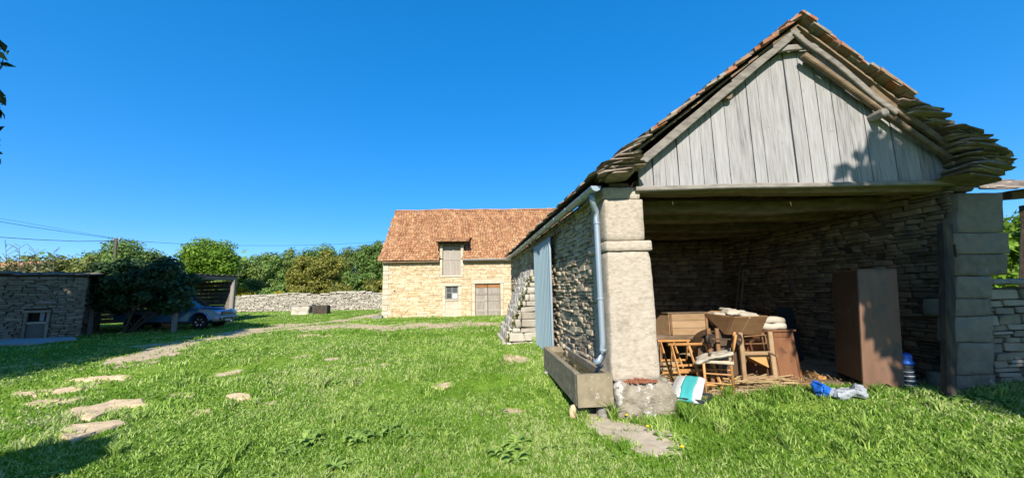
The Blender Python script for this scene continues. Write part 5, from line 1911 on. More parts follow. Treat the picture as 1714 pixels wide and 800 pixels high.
# wooden chest standing on a low bench at the back
q0, q1 = W(1121, 561, 7.5), W(1186, 561, 7.5)
zt_ = W(1121, 525, 7.5).z
zb_ = q0.z
bn = thing('bench', Vector((q0.x + .3, 7.8, FZ)), 'dark low wooden bench under the wooden chest', 'bench')
MB().abox(q0.x - .3, q1.x + .1, 7.45, 8.2, zb_ - .07, zb_ - .004).build('seat', 'brown_beam', bn)
for x in (q0.x - .2, q1.x):
    for y in (7.55, 8.1):
        MB().beam((x, y, FZ - .05), (x, y, zb_ - .07), .08, .08).build('leg', 'brown_beam', bn)
ch = thing('wooden_chest', Vector(((q0.x + q1.x) / 2, 7.8, zb_)), 'pale brown plank chest behind the folding trestles', 'chest')
hh = (zt_ - zb_)
for k in range(3):
    MB().box(((q0.x + q1.x) / 2, 7.5, zb_ + hh * (k + .5) / 3), (q1.x - q0.x, 0, 0), (0, .03, 0), (0, 0, hh / 3 - .006)).build('front_board', 'pale_oak', ch)
vL = Vector((-.22, .62, 0))
MB().prism([Vector((q0.x - .005, 7.49, zb_)), Vector((q0.x - .005, 7.49, zt_)), Vector((q0.x, 7.49, zt_)) + vL, Vector((q0.x, 7.49, zb_)) + vL], (.025, .01, 0)).build('side_board', 'pale_oak', ch)
MB().prism([Vector((q1.x, 7.52, zb_)), Vector((q1.x, 7.52, zt_)), Vector((q1.x, 7.52, zt_)) + vL, Vector((q1.x, 7.52, zb_)) + vL], (-.025, .01, 0)).build('side_board', 'old_oak', ch)
MB().prism([Vector((q0.x - .02, 7.47, zt_ + .004)), Vector((q1.x + .02, 7.47, zt_ + .004)), Vector((q1.x + .02, 7.49, zt_ + .004)) + vL, Vector((q0.x - .02, 7.49, zt_ + .004)) + vL], (0, 0, .02)).build('lid', 'brown_beam', ch)
for x in (q0.x + .03, q1.x - .03):
    MB().abox(x - .02, x + .02, 7.46, 7.484, zb_ + .01, zt_ - .01).build('corner_strip', 'old_oak', ch)


# two folding wooden trestles
def trestle(pl, pr, yf, zt2, zb2, lb, spread=.28):
    T_ = thing('folding_trestle', Vector(((pl + pr) / 2, yf, zb2)), lb, 'trestle', 'folding trestles in the shed')
    MB().beam((pl - .05, yf, zt2), (pr + .05, yf, zt2), .05, .035).build('top_rail', 'pine', T_)
    MB().beam((pl - .03, yf + .07, zt2 - .02), (pr + .03, yf + .07, zt2 - .02), .04, .03).build('top_rail', 'pine', T_)
    for x, dx in ((pl, .06), (pr, .10)):
        MB().beam((x, yf, zt2 - .005), (x + dx, yf - spread, zb2), .022, .042).build('leg', 'pine', T_)
        MB().beam((x + .03, yf + .06, zt2 - .02), (x + .03 + dx * .6, yf + spread + .08, zb2), .022, .042).build('leg', 'pine', T_)
    for k, kk in enumerate((.22, .5, .78)):
        a_ = Vector((pl, yf, zt2)).lerp(Vector((pl + .06, yf - spread, zb2)), 1 - kk * .55)
        b_ = Vector((pr, yf, zt2)).lerp(Vector((pr + .10, yf - spread, zb2)), 1 - kk * .55)
        if k != 1:
            MB().beam(a_, b_, .02, .035).build('cross_rail', 'pine', T_)
        a_ = Vector((pl + .03, yf + .06, zt2)).lerp(Vector((pl + .06, yf + spread, zb2)), 1 - kk * .6)
        b_ = Vector((pr + .03, yf + .06, zt2)).lerp(Vector((pr + .09, yf + spread, zb2)), 1 - kk * .6)
        MB().beam(a_, b_, .02, .03).build('cross_rail', 'pine', T_)
    m_ = (pl + pr) / 2
    MB().beam((m_, yf + .005, zt2 - .02), (m_ + .07, yf - spread * .9, zb2 + .08), .02, .034).build('slat', 'pine', T_)
    return T_


x0, x1 = W(1107, 572, 6.5).x, W(1152, 572, 6.5).x
trestle(x0, x1, 6.55, W(1130, 570, 6.55).z, FZ, 'rear orange pine folding trestle next to the stone pier')
x0, x1 = W(1124, 576, 6.1).x, W(1182, 576, 6.1).x
trestle(x0, x1, 6.12, W(1150, 576, 6.1).z, FZ, 'front orange pine folding trestle left of the chair', .2)

# rush chair turned sideways with a sack on it
cb = Vector((W(1206, 650, 5.85).x, 5.85, FZ - .01))
CHR = thing('wooden_chair', cb, 'light brown wooden chair with a sack on its seat', 'chair')
yaw = R(-28)
cx_, cy_ = Vector((math.cos(yaw), math.sin(yaw), 0)), Vector((-math.sin(yaw), math.cos(yaw), 0))


def cc(u, v, z):
    return cb + cx_ * u + cy_ * v + Vector((0, 0, z))


for v in (-.17, .19):
    MB().tube([cc(.17, v, 0), cc(.17, v, .44), cc(.21, v, .66), cc(.26, v, .86)], lambda k: .019, 8).build('back_post', 'pine', CHR, smooth=True)
    MB().tube([cc(-.19, v * 1.1, 0), cc(-.19, v * 1.1, .45)], .019, 8).build('leg', 'pine', CHR, smooth=True)
    MB().tube([cc(-.19, v * 1.1, .16), cc(.17, v, .16)], .011, 6).build('stretcher', 'pine', CHR)
    MB().tube([cc(-.19, v * 1.1, .29), cc(.17, v, .29)], .011, 6).build('stretcher', 'pine', CHR)
for u in (-.19, .17):
    MB().tube([cc(u, -.18, .22), cc(u, .2, .22)], .011, 6).build('stretcher', 'pine', CHR)
for z in (.62, .78):
    MB().beam(cc(.20 + (z - .6) * .22, -.17, z), cc(.20 + (z - .6) * .22, .19, z), .016, .06).build('back_slat', 'pine', CHR)
MB().rough(cc(-.01, .01, .455), cx_ * .42, cy_ * .42, (0, 0, .04), (5, 5, 2), .004, .2).build('seat', 'sack', CHR, smooth=True)
mb = MB()
mb.rough(cc(-.05, -.01, .515), cx_ * .50 + Vector((0, 0, .15)), cy_ * .46, (0, 0, .06), (14, 12, 3), .035, .35, 7)
mb.rough(cc(.05, .02, .56), cx_ * .30 + Vector((0, 0, .08)), cy_ * .34, (0, 0, .05), (10, 10, 3), .035, .35, 8)
tag(mb.build('folded_sack', 'cloth', smooth=True, loc=cc(0, 0, .48)), 'beige folded sack lying on the wooden chair', 'sack')

# winnowing machine: open frame, hopper, fan drum, pulleys
YF = 6.0
WM = thing('winnowing_machine', Vector((W(1262, 650, YF).x, YF + .4, FZ)), 'old wooden winnowing machine with tapered hopper and crank', 'machine')
pA, pB = W(1239, 556, YF), W(1289, 556, YF)
zl = FZ - .02
xa, xb = pA.x, pB.x
ztop = pA.z
for (x, y) in ((xa, YF), (xb, YF), (xa + .12, YF + .75), (xb + .12, YF + .75)):
    MB().beam((x, y, zl), (x - .01, y, ztop if y == YF else ztop - .05), .06, .07, seg=3, wob=.006).build('leg', 'pale_oak', WM)
for z in (W(1262, 632, YF).z, W(1262, 591, YF).z):
    MB().beam((xa, YF - .005, z), (xb, YF - .005, z), .05, .055).build('rail', 'pale_oak', WM)
for x in (xa, xb):
    for z in (.38, .85):
        MB().beam((x, YF, z), (x + .12, YF + .75, z), .04, .05).build('rail', 'old_oak', WM)
# hopper: flared box of boards
hb = [Vector((xa - .17, YF + .06, ztop - .03)), Vector((xb - .14, YF + .06, ztop - .03)), Vector((xb - .08, YF + .50, ztop - .03)), Vector((xa - .1, YF + .50, ztop - .03))]
hz = W(1230, 529, YF - .1).z
ht = [None, Vector((W(1275, 531, YF).x, YF - .12, hz)), Vector((W(1275, 531, YF).x + .1, YF + .75, hz + .02)), Vector((W(1190, 525, YF + .8).x, YF + .80, hz + .04))]
ht[0] = Vector((W(1180, 526, YF + .42).x, YF + .42, hz + .03))
ctop = Vector((W(1218, 533, YF).x, YF - .16, hz))
hb0 = Vector((W(1216, 553, YF).x, YF + .02, ztop - .02))
hp = thing('dummy', (0, 0, 0), 'x', 'x')
bpy.data.objects.remove(hp)


def board(name, a_, b_, c_, d_, m_, par, th=.022):
    n_ = (b_ - a_).cross(c_ - a_).normalized()
    return MB().prism([a_, b_, c_, d_], n_ * th).build(name, m_, par)


hopper = board('hopper', hb0, hb[1], ht[1], ctop, 'old_oak', WM)
board('hopper_side', ht[0], hb[0] + Vector((.06, .3, 0)), hb0, ctop, 'old_oak', hopper)
board('hopper_side', hb[1], hb[2], ht[2], ht[1], 'old_oak', hopper)
board('hopper_side', hb[3], hb[0] + Vector((.06, .3, 0)), ht[0], ht[3], 'old_oak', hopper)
board('hopper_side', hb[2], hb[3], ht[3], ht[2], 'old_oak', hopper)
MB().beam(hb0.lerp(hb[1], .45) + Vector((0, -.03, .03)), ctop.lerp(ht[1], .45) + Vector((0, -.03, -.02)), .03, .02).build('batten', 'pale_oak', hopper)
# fan drum on the left, behind the trestles
dc = W(1200, 590, YF + .35)
MB().lathe([(.06, -.22), (.36, -.22), (.36, -.20), (.36, .20), (.36, .22), (.06, .22)], dc, (0.15, 1, 0), 26).build('fan_drum', 'dark_board', WM)
for px in (1186, 1200):
    q_ = W(px, 556, YF + .05)
    MB().beam((q_.x, YF + .06, zl), (q_.x, YF + .06, q_.z + .06), .05, .06).build('leg', 'old_oak', WM)
ax0, ax1 = W(1190, 567, YF - .06), W(1238, 568, YF - .06)
MB().tube([ax0, ax1], .012, 8).build('axle', 'iron', WM)
for q_, r_ in ((ax0, .075), (W(1234, 568, YF - .07), .085)):
    pu = MB().lathe([(r_ * .3, -.03), (r_, -.03), (r_ * .82, 0), (r_, .03), (r_ * .3, .03)], q_, (.5, -1, 0), 18).build('pulley', 'iron', WM)
    MB().lathe([(r_ * .25, -.05), (r_ * .25, .05)], q_, (.5, -1, 0), 10).build('hub', 'old_oak', pu)
# sieve tray and chute
tz = W(1262, 575, YF).z
tr_ = MB()
tx0, tx1 = xa + .05, xb - .08
for (a_, b_) in (((tx0, YF + .0, tz), (tx1, YF + .0, tz)), ((tx0, YF + .0, tz + .11), (tx1, YF + .0, tz + .13)), ((tx1, YF, tz), (tx1, YF, tz + .13)), ((tx0, YF + .4, tz + .1), (tx1, YF + .4, tz + .1)), ((tx1, YF, tz + .1), (tx1, YF + .4, tz + .1))):
    tr_.beam(a_, b_, .018, .018)
tr_ = tr_.build('sieve_tray', 'old_oak', WM)
for k in range(7):
    x = tx0 + (tx1 - tx0) * (k + .5) / 7
    MB().tube([(x, YF + .01, tz + .05), (x, YF + .39, tz + .05)], .004, 4).build('sieve_wire', 'iron', tr_)
a_ = W(1246, 594, YF + .03)
b_ = W(1286, 594, YF + .03)
c_ = W(1287, 615, YF + .03)
MB().prism([a_, c_, b_], (0, .5, 0)).build('chute', 'pine', WM)
stick_ = MB().beam(W(1287, 590, YF - .04), W(1301, 596, YF - .2), .022, .03).build('crank_handle', 'pale_oak', WM)
# sacks heaped in the hopper
mb = MB()
for (px, py, w_, h_, dy) in ((1205, 526, .34, .07, .35), (1228, 524, .34, .09, .25), (1248, 527, .32, .08, .2), (1220, 519, .22, .05, .4), (1262, 530, .2, .06, .2)):
    q_ = W(px, py, YF + dy)
    mb.rough(q_, (w_, .05, -.02), (0, .32, 0), (0, 0, h_), (8, 7, 3), .03, .4, 6)
tag(mb.build('sack_heap', 'cloth', smooth=True, loc=W(1230, 526, YF + .3)), 'heap of cream cloth sacks on the hopper', 'sacks')

# brown cabinet leaning back with rolled sacks on top
YC = 6.1
kz = W(1325, 645, YC).z
c0 = Vector((W(1307, 646, YC).x, YC, FZ))
c1 = Vector((W(1348, 640, YC + .05).x, YC + .07, FZ))
CB_ = thing('wooden_cabinet', c0, 'dark red brown wooden cabinet right of the winnowing machine', 'cabinet')
fx = (c1 - c0)
fx.z = 0
fw_ = fx.length
fx.normalize()
fy = Vector((-fx.y, fx.x, 0))
chh = W(1305, 556, YC).z - FZ
tl_ = Vector((-.05, .05, chh))
MB().hexa([c0, c0 + fx * fw_, c0 + fx * fw_ + fy * .5, c0 + fy * .5 - fx * .15, c0 + tl_, c0 + fx * fw_ + tl_, c0 + fx * fw_ + fy * .5 + tl_, c0 + fy * .5 + tl_ - fx * .15]).build('body', 'red_oak', CB_, bevel=.006)
for (u0, u1) in ((.02, .05), (fw_ - .06, fw_ - .02)):
    MB().hexa([c0 + fx * u0 - fy * .012, c0 + fx * u1 - fy * .012, c0 + fx * u1, c0 + fx * u0, c0 + fx * u0 - fy * .012 + tl_, c0 + fx * u1 - fy * .012 + tl_, c0 + fx * u1 + tl_, c0 + fx * u0 + tl_]).build('door_stile', 'red_oak', CB_)
for kk in (.06, .94):
    a_ = c0 + tl_ * kk
    MB().beam(a_ + fx * .055 - fy * .006, a_ + fx * (fw_ - .065) - fy * .006, .012, .07).build('door_rail', 'red_oak', CB_)
MB().beam(c0 - fx * .10 + fy * .02, c0 - fx * .12 + tl_ + fy * .02, .035, .06).build('side_strip', 'old_oak', CB_)
MB().prism([c0 + tl_ - fx * .05 - fy * .03 + Vector((0, 0, .003)), c0 + tl_ + fx * (fw_ + .03) - fy * .03 + Vector((0, 0, .003)), c0 + tl_ + fx * (fw_ + .02) + fy * .52 + Vector((0, 0, .003)), c0 + tl_ - fx * .18 + fy * .52 + Vector((0, 0, .003))], (0, 0, .025)).build('top', 'red_oak', CB_)
rb = c0 + tl_ + Vector((0, 0, .03))
RS = thing('rolled_sacks', rb, 'cream rolled paper sacks with blue print on the cabinet', 'sacks')
for k, (du, dv, z, r_) in enumerate(((-.18, .10, .06, .055), (-.16, .24, .06, .055), (-.14, .16, .15, .06))):
    mb = MB()
    a_ = rb + fx * du + fy * dv + Vector((0, 0, z))
    b_ = a_ + fx * .50 - fy * .06 - Vector((0, 0, .02))
    mb.tube([a_.lerp(b_, t_) + Vector((0, 0, .012 * math.sin(t_ * 9 + k))) for t_ in (0, .2, .4, .6, .8, 1)], lambda kk: r_ * (1 + .1 * math.sin(kk * 7 + k)), 12)
    o_ = mb.build('roll', 'cloth', RS, smooth=True)
    if k == 2:
        MB().tube([a_.lerp(b_, .22) + Vector((0, 0, .012)), a_.lerp(b_, .36) + Vector((0, 0, .012))], r_ * 1.12, 12, cap=False).build('blue_print', 'blue_print', o_, smooth=True)

# black flat panel standing behind
q_ = W(1310, 515, 7.6)
r_ = W(1344, 556, 7.6)
BPn = thing('black_panel', Vector((q_.x, 7.6, r_.z)), 'black flat panel propped behind the cabinet', 'panel')
MB().hexa([Vector((q_.x, 7.6, FZ + .1)), Vector((r_.x, 7.65, FZ + .1)), Vector((r_.x, 7.69, FZ + .1)), Vector((q_.x, 7.64, FZ + .1)),
           Vector((q_.x, 7.75, q_.z)), Vector((r_.x, 7.80, q_.z)), Vector((r_.x, 7.84, q_.z)), Vector((q_.x, 7.79, q_.z))]).build('board', 'dark_plastic', BPn, bevel=.008)
MB().beam((q_.x + .05, 7.62, FZ + .12), (r_.x - .05, 7.66, FZ + .12), .05, .06).build('foot_rail', 'dark_plastic', BPn)

# tall wardrobe carcass standing askew
wc_ = ground(1448, 657)
gzw = wc_.z
k0 = Vector((wc_.x, wc_.y, gzw))
k1 = Vector((onZ(1497, 650, gzw).x, wc_.y + .04, gzw))
k2 = Vector((onZ(1402, 637, gzw).x, onZ(1402, 637, gzw).y, gzw))
ktop = W(1444, 453, k0.y)
ztw = ktop.z
WR = thing('wardrobe', k0, 'tall brown wardrobe standing askew against the shed wall', 'wardrobe')
w1 = (k1 - k0)
w2 = (k2 - k0)
up = ktop - k0 + Vector((0, .06, 0))
def wpanel(name, a_, b_, z0, z1, nv, th, m_):
    mb_ = MB()
    u_ = up.normalized()
    return mb_.hexa([a_ + up * z0, b_ + up * z0, b_ + up * z0 + nv * th, a_ + up * z0 + nv * th, a_ + up * z1, b_ + up * z1, b_ + up * z1 + nv * th, a_ + up * z1 + nv * th]).build(name, m_, WR)


nf = Vector((0, 1, 0))
# lit end panel with an arched foot
arch = [(0, 0), (.22, 0), (.30, .035), (.42, .06), (.5, .065), (.58, .06), (.70, .035), (.78, 0), (1, 0), (1, 1), (0, 1)]
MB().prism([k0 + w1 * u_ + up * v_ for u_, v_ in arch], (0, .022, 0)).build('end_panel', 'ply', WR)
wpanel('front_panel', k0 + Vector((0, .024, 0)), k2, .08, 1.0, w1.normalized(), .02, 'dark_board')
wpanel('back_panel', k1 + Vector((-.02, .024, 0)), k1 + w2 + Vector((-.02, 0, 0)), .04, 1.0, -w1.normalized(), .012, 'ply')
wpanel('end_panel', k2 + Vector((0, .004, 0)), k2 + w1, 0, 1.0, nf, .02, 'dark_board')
MB().prism([k0 + up * 1.002 - w1 * .01, k1 + up * 1.002, k1 + w2 + up * 1.002, k2 + up * 1.002], (0, 0, .02)).build('top_panel', 'ply', WR)
MB().prism([k0 + up * .085 + w1 * .03 + w2 * .04, k1 + up * .085 - w1 * .03 + w2 * .04, k1 + w2 * .95 - w1 * .03 + up * .085, k2 + w1 * .03 + up * .085 - w2 * .05], (0, 0, .02)).build('bottom_panel', 'dark_board', WR)
MB().beam(k0 - w1.normalized() * .012 + up * .0, k0 - w1.normalized() * .012 + up, .03, .03).build('edge_strip', 'ply', WR)

# blue-capped canister
q_ = ground(1520, 652)
q_.y += .05
q_ = Vector((W(1520, 640, q_.y).x, q_.y, float(gz(q_.x, q_.y))))
s_ = q_.y / F
CN = thing('canister', q_, 'ribbed dark canister with bright blue cap beside the wardrobe', 'canister')
h_ = (W(1520, 590, q_.y).z - q_.z)
r_ = 9.5 * s_
prof = [(r_ * .9, 0), (r_, .01)]
for k in range(6):
    z0 = .03 + k * (h_ * .66 / 6)
    prof += [(r_, z0), (r_, z0 + h_ * .05), (r_ * .88, z0 + h_ * .065), (r_ * .88, z0 + h_ * .09)]
MB().lathe(prof, q_, n=22).build('ribbed_body', 'dark_plastic', CN)
for k in range(4):
    z0 = .05 + k * (h_ * .62 / 5)
    MB().lathe([(r_ * .96, z0), (r_ * 1.02, z0 + .008), (r_ * .96, z0 + .016)], q_, n=22).build('pale_ring', 'clear_ring', CN)
zc = h_ * .70
MB().lathe([(r_ * 1.12, zc), (r_ * 1.15, zc + .02), (r_ * 1.0, zc + .04), (r_ * .98, h_ * .88), (r_ * 1.05, h_ * .89), (r_ * .95, h_ * .96), (r_ * .5, h_), (.0, h_)], q_, n=22).build('cap', 'blue_plastic', CN, smooth=False)

# old wooden post against the wall
q_ = ground(1584, 652)
q_.y = 5.02
pb0 = Vector((W(1584, 650, 5.02).x, 5.02, float(gz(6, 5.02)) - .05))
pt = W(1582, 376, 5.10)
PS = thing('old_post', pb0, 'dark weathered upright post against the right shed pier', 'post')
MB().beam(pb0, pt, .115, .12, seg=14, wob=.03).build('shaft', 'char_wood', PS)
MB().beam(pt + Vector((0, 0, -.45)) + Vector((0, -.06, 0)), pt + Vector((0, -.065, -.28)), .03, .02).build('iron_strap', 'iron', PS)

# plastic litter
q_ = ground(1420, 668)
LT_ = thing('plastic_bundle', q_, 'crumpled white plastic sheeting with blue wrap on the grass', 'plastic')
MB().rough(q_ + Vector((.04, .06, .06)), (.42, .03, -.02), (0, .24, 0), (0, 0, .10), (12, 8, 4), .05, .35, 6).build('white_sheet', 'white_plastic', LT_)
MB().rough(q_ + Vector((.22, .12, .07)), (.16, .03, .03), (0, .16, 0), (0, 0, .13), (6, 6, 4), .04, .35, 8).build('white_sheet', 'white_plastic', LT_)
MB().rough(q_ + Vector((-.20, .14, .10)), (.17, .02, -.03), (0, .2, 0), (0, 0, .14), (8, 6, 4), .04, .35, 7).build('blue_wrap', 'blue_plastic', LT_)

# bag of potting soil in a black tray
q_ = ground(1160, 680)
q_.x += .02
SBg = thing('compost_bag', q_, 'teal and white plastic compost bag slumped in a black tray', 'bag')
bx, by = Vector((.80, -.60, 0)).normalized(), Vector((.60, .80, 0)).normalized()
bc_ = q_ + Vector((.02, .22, 0))


def bagp(name, m_, t0, t1):
    # a slice of a slumped pillow lying against the tray rim
    vs, fs = [], []
    NU, NV = 8, 18
    for i_ in range(NU + 1):
        t_ = t0 + (t1 - t0) * i_ / NU
        pin = max(.12, 1 - abs(t_ * 2 - 1) ** 3.2)
        for j_ in range(NV):
            a_ = 2 * math.pi * j_ / NV
            ca, sa = math.cos(a_), math.sin(a_)
            yy = math.copysign(abs(ca) ** .7, ca) * .25
            zz = math.copysign(abs(sa) ** .8, sa) * .075 * pin
            p_ = bc_ + bx * (t_ - .5) * .40 + by * yy + Vector((0, 0, .17 + zz + yy * .42))
            vs.append(p_ + mnoise.noise_vector(p_ * 9) * .014 + mnoise.noise_vector(p_ * 23) * .005)
    for i_ in range(NU):
        for j_ in range(NV):
            fs.append((i_ * NV + j_, i_ * NV + (j_ + 1) % NV, (i_ + 1) * NV + (j_ + 1) % NV, (i_ + 1) * NV + j_))
    fs.append(tuple(range(NV - 1, -1, -1)))
    fs.append(tuple(NU * NV + j_ for j_ in range(NV)))
    MB().add(vs, fs).build(name, m_, SBg, smooth=True)


bagp('bag_panel', 'bag_white', 0.0, .36)
bagp('bag_panel', 'teal_plastic', .36, .76)
bagp('bag_panel', 'bag_white', .76, 1.0)
tr0 = bc_ + Vector((.03, -.04, .0))
mb = MB()
for (a_, b_) in (((-.22, -.22), (.22, -.22)), ((.22, -.22), (.22, .2)), ((-.22, -.22), (-.22, .2)), ((-.22, .2), (.22, .2))):
    mb.beam(tr0 + bx * a_[0] + by * a_[1] + Vector((0, 0, .07)), tr0 + bx * b_[0] + by * b_[1] + Vector((0, 0, .07)), .025, .07)
mb.box(tr0 + Vector((0, 0, .035)), bx * .42, by * .40, (0, 0, .02))
mb.build('tray', 'dark_plastic', SBg)

# planks, poles and oddments on the earth floor
for i_, (a_, b_, w_, m_, nm, lb) in enumerate((
        ((1350, 652, 5.9), (1480, 662, 5.55), .16, 'brown_beam', 'loose_plank', 'dark loose plank lying in front of the wardrobe'),
        ((1345, 628, 6.5), (1378, 640, 6.0), .12, 'pine', 'loose_plank', 'short yellow plank lying beside the cabinet'),
        ((1380, 634, 6.4), (1420, 640, 6.2), .2, 'grey_beam', 'loose_plank', 'grey plank lying on the floor behind the litter'),
        ((1330, 655, 5.8), (1378, 658, 5.75), .14, 'old_oak', 'loose_block', 'mossy wood block at the foot of the cabinet'))):
    p_, q_ = W(*a_), W(*b_)
    p_.z = float(gz(p_.x, p_.y)) + .03
    q_.z = float(gz(q_.x, q_.y)) + .03
    tag(MB().beam(p_, q_, w_, .05, seg=4, wob=.02).build(nm, m_, loc=p_), lb, 'plank')
for i_, (a_, b_, lb) in enumerate((((1222, 560, 9.2), (1240, 440, 9.6), 'left thin pole leaning in the dark back corner'), ((1234, 560, 9.2), (1244, 446, 9.6), 'right thin pole leaning in the dark back corner'))):
    p_, q_ = W(*a_), W(*b_)
    p_.z = FZ
    tag(MB().beam(p_, q_, .045, .045, seg=5, wob=.02).build('leaning_pole', 'brown_beam', loc=p_), lb, 'pole', 'poles in the back corner')
# rubble at the wall foot and straw on the floor
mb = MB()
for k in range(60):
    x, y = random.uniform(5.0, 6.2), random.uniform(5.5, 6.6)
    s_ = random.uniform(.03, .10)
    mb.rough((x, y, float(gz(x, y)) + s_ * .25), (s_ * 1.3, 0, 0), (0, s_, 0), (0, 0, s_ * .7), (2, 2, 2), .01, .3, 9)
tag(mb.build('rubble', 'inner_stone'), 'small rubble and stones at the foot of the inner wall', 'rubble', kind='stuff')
mb = MB()
for k in range(1500):
    x, y = random.uniform(1.9, 5.0), random.uniform(5.4, 7.2)
    a_ = random.uniform(0, 3.14)
    l = random.uniform(.05, .16)
    z = float(gz(x, y)) + random.uniform(.0, .05)
    d_ = Vector((math.cos(a_) * l, math.sin(a_) * l, random.uniform(-.02, .05)))
    s_ = Vector((-math.sin(a_), math.cos(a_), 0)) * .004
    c_ = Vector((x, y, z))
    mb.add([c_ - s_, c_ + s_, c_ + d_ + s_, c_ + d_ - s_], [(0, 1, 2, 3)])
for k in range(150):
    x, y = random.uniform(2.0, 4.2), random.uniform(5.75, 7.2)
    a_ = random.uniform(-.5, .5)
    l = random.uniform(.12, .35)
    c_ = Vector((x, y, float(gz(x, y)) + random.uniform(.01, .12)))
    mb.beam(c_, c_ + Vector((math.cos(a_) * l, math.sin(a_) * l, random.uniform(-.03, .05))), .025, .015)
tag(mb.build('straw_litter', 'straw'), 'straw and kindling littering the shed floor', 'straw', kind='stuff')

# ------------------------------------------------------------------ grass
def in_shed(x, y):
    u = x - (SA.x + (y - SA.y) * E2.x / E2.y)
    return (u > -.02) & (u < 6.2) & (y > 5.2 + .04 * (x - 1.3) + .35 * (u > .7) * (u < 4.9)) & (y < 17)


def keep(x, y, rs):
    m_ = ~in_shed(x, y)
    m_ &= ~((y > BY - .05) & (x > BP.x - .05))
    m_ &= dirt(x, y) + .25 * rs.normal(size=len(x)) < .55
    thin = rs.random(len(x)) > .07
    for poly in STONE_POLYS:
        ins = np.zeros(len(x), bool)
        for a_, b_ in zip(poly, poly[1:] + poly[:1]):
            cr_ = ((a_.y > y) != (b_.y > y)) & (x < (b_.x - a_.x) * (y - a_.y) / (b_.y - a_.y + 1e-9) + a_.x)
            ins ^= cr_
        m_ &= ~(ins & thin)
    return m_


def vnoise(x, y, f, s):
    return (np.sin(x * f + 1.3 * s) * np.sin(y * f * 1.13 + 2.1 * s + .5 * np.sin(x * f * .7)) + np.sin((x + y) * f * .61 + s) * np.sin((x - .6 * y) * f * .83 + 3 * s)) * .5


def blades(n, r0, r1, a0, a1, rs, hs=1.0, name='grass'):
    r = r0 * (r1 / r0) ** rs.random(n)
    a = rs.uniform(a0, a1, n)
    x, y = r * np.sin(a), r * np.cos(a)
    # clumps: draw blades towards tuft centres
    cl_ = .06 + .012 * r
    gx, gy = np.round(x / cl_), np.round(y / cl_)
    hx = (np.sin(gx * 12.9898 + gy * 78.233) * 43758.5453) % 1
    hy = (np.sin(gx * 39.346 + gy * 11.135) * 24634.6345) % 1
    pull = .45 * rs.random(n)
    x = x + ((gx + hx - .5) * cl_ - x) * pull
    y = y + ((gy + hy - .5) * cl_ - y) * pull
    ok = keep(x, y, rs)
    x, y, r, hx, hy = x[ok], y[ok], r[ok], hx[ok], hy[ok]
    n = len(x)
    z = gz(x, y)
    big = vnoise(x, y, 1.7, 1) + .6 * vnoise(x, y, 4.3, 2)
    rightlong = ss(1.0, 4.5, x) * .25
    tuft = (hx > .93) * .6
    h = (.035 + .03 * rs.random(n) + .018 * big) * (1 + rightlong + tuft) * (1 + .012 * r) * .70
    # taller along walls
    u = x - (SA.x + (y - SA.y) * E2.x / E2.y)
    h *= 1 + .9 * np.exp(-np.clip(-u, 0, 9) / .3) * (y > 5) + .8 * np.exp(-np.clip(np.abs(y - 5.0), 0, 9) / .3) * ((x > 1.2) & (x < 2.2) | (x > 6.0)) - .35 * ((x > 2.2) & (x < 5.2) & (y > 4.7))
    h *= 1 - .35 * ss(.35, .9, vnoise(x, y, .9, 7) + .5 * vnoise(x, y, 2.7, 4))
    h *= np.where(hx > .965, 1.7, 1.0)
    h = np.clip(h, .012, .3)
    w = (.0024 + .0016 * rs.random(n)) * (.7 + .26 * r)
    w = np.minimum(w, .05)
    az = rs.uniform(0, 2 * np.pi, n)
    ln = h * rs.uniform(.2, 1.0, n)
    dx, dy = np.cos(az), np.sin(az)
    fx_ = rs.uniform(0, 2 * np.pi, n)
    wx, wy = np.cos(fx_) * w, np.sin(fx_) * w
    B = np.stack([x, y, z - .008], -1)
    wv = np.stack([wx, wy, np.zeros(n)], -1)
    mid = B + np.stack([dx * ln * .3, dy * ln * .3, h * .62], -1)
    tip = B + np.stack([dx * ln, dy * ln, h], -1)
    V = np.stack([B - wv, B + wv, mid + wv * .75, mid - wv * .75, tip], 1).reshape(-1, 3)
    k = np.arange(n)[:, None] * 5
    Ft = np.concatenate([k + np.array([0, 1, 2]), k + np.array([0, 2, 3]), k + np.array([3, 2, 4])])
    patch = .5 + .5 * vnoise(x, y, .55, 5)
    dry = ss(.35, .9, vnoise(x, y, .9, 7) + .5 * vnoise(x, y, 2.7, 4)) * (1 - ss(1.0, 3.5, x) * .6)
    edge = ss(.05, .5, dirt(x, y))
    tn_ = np.clip(.08 + .36 * rs.random(n) + .20 * patch + .20 * (hy - .5) + .10 * big - .14 * tuft + .28 * dry + .3 * edge + .3 * (rs.random(n) > .95), 0, .99)
    return V, Ft, np.repeat(tn_, 5)


rs = np.random.default_rng(21)
V1, F1, T1 = blades(380000, 2.3, 9.0, -1.15, 1.15, rs)
V2, F2, T2 = blades(190000, 9.0, 42.0, -1.1, .7, rs)


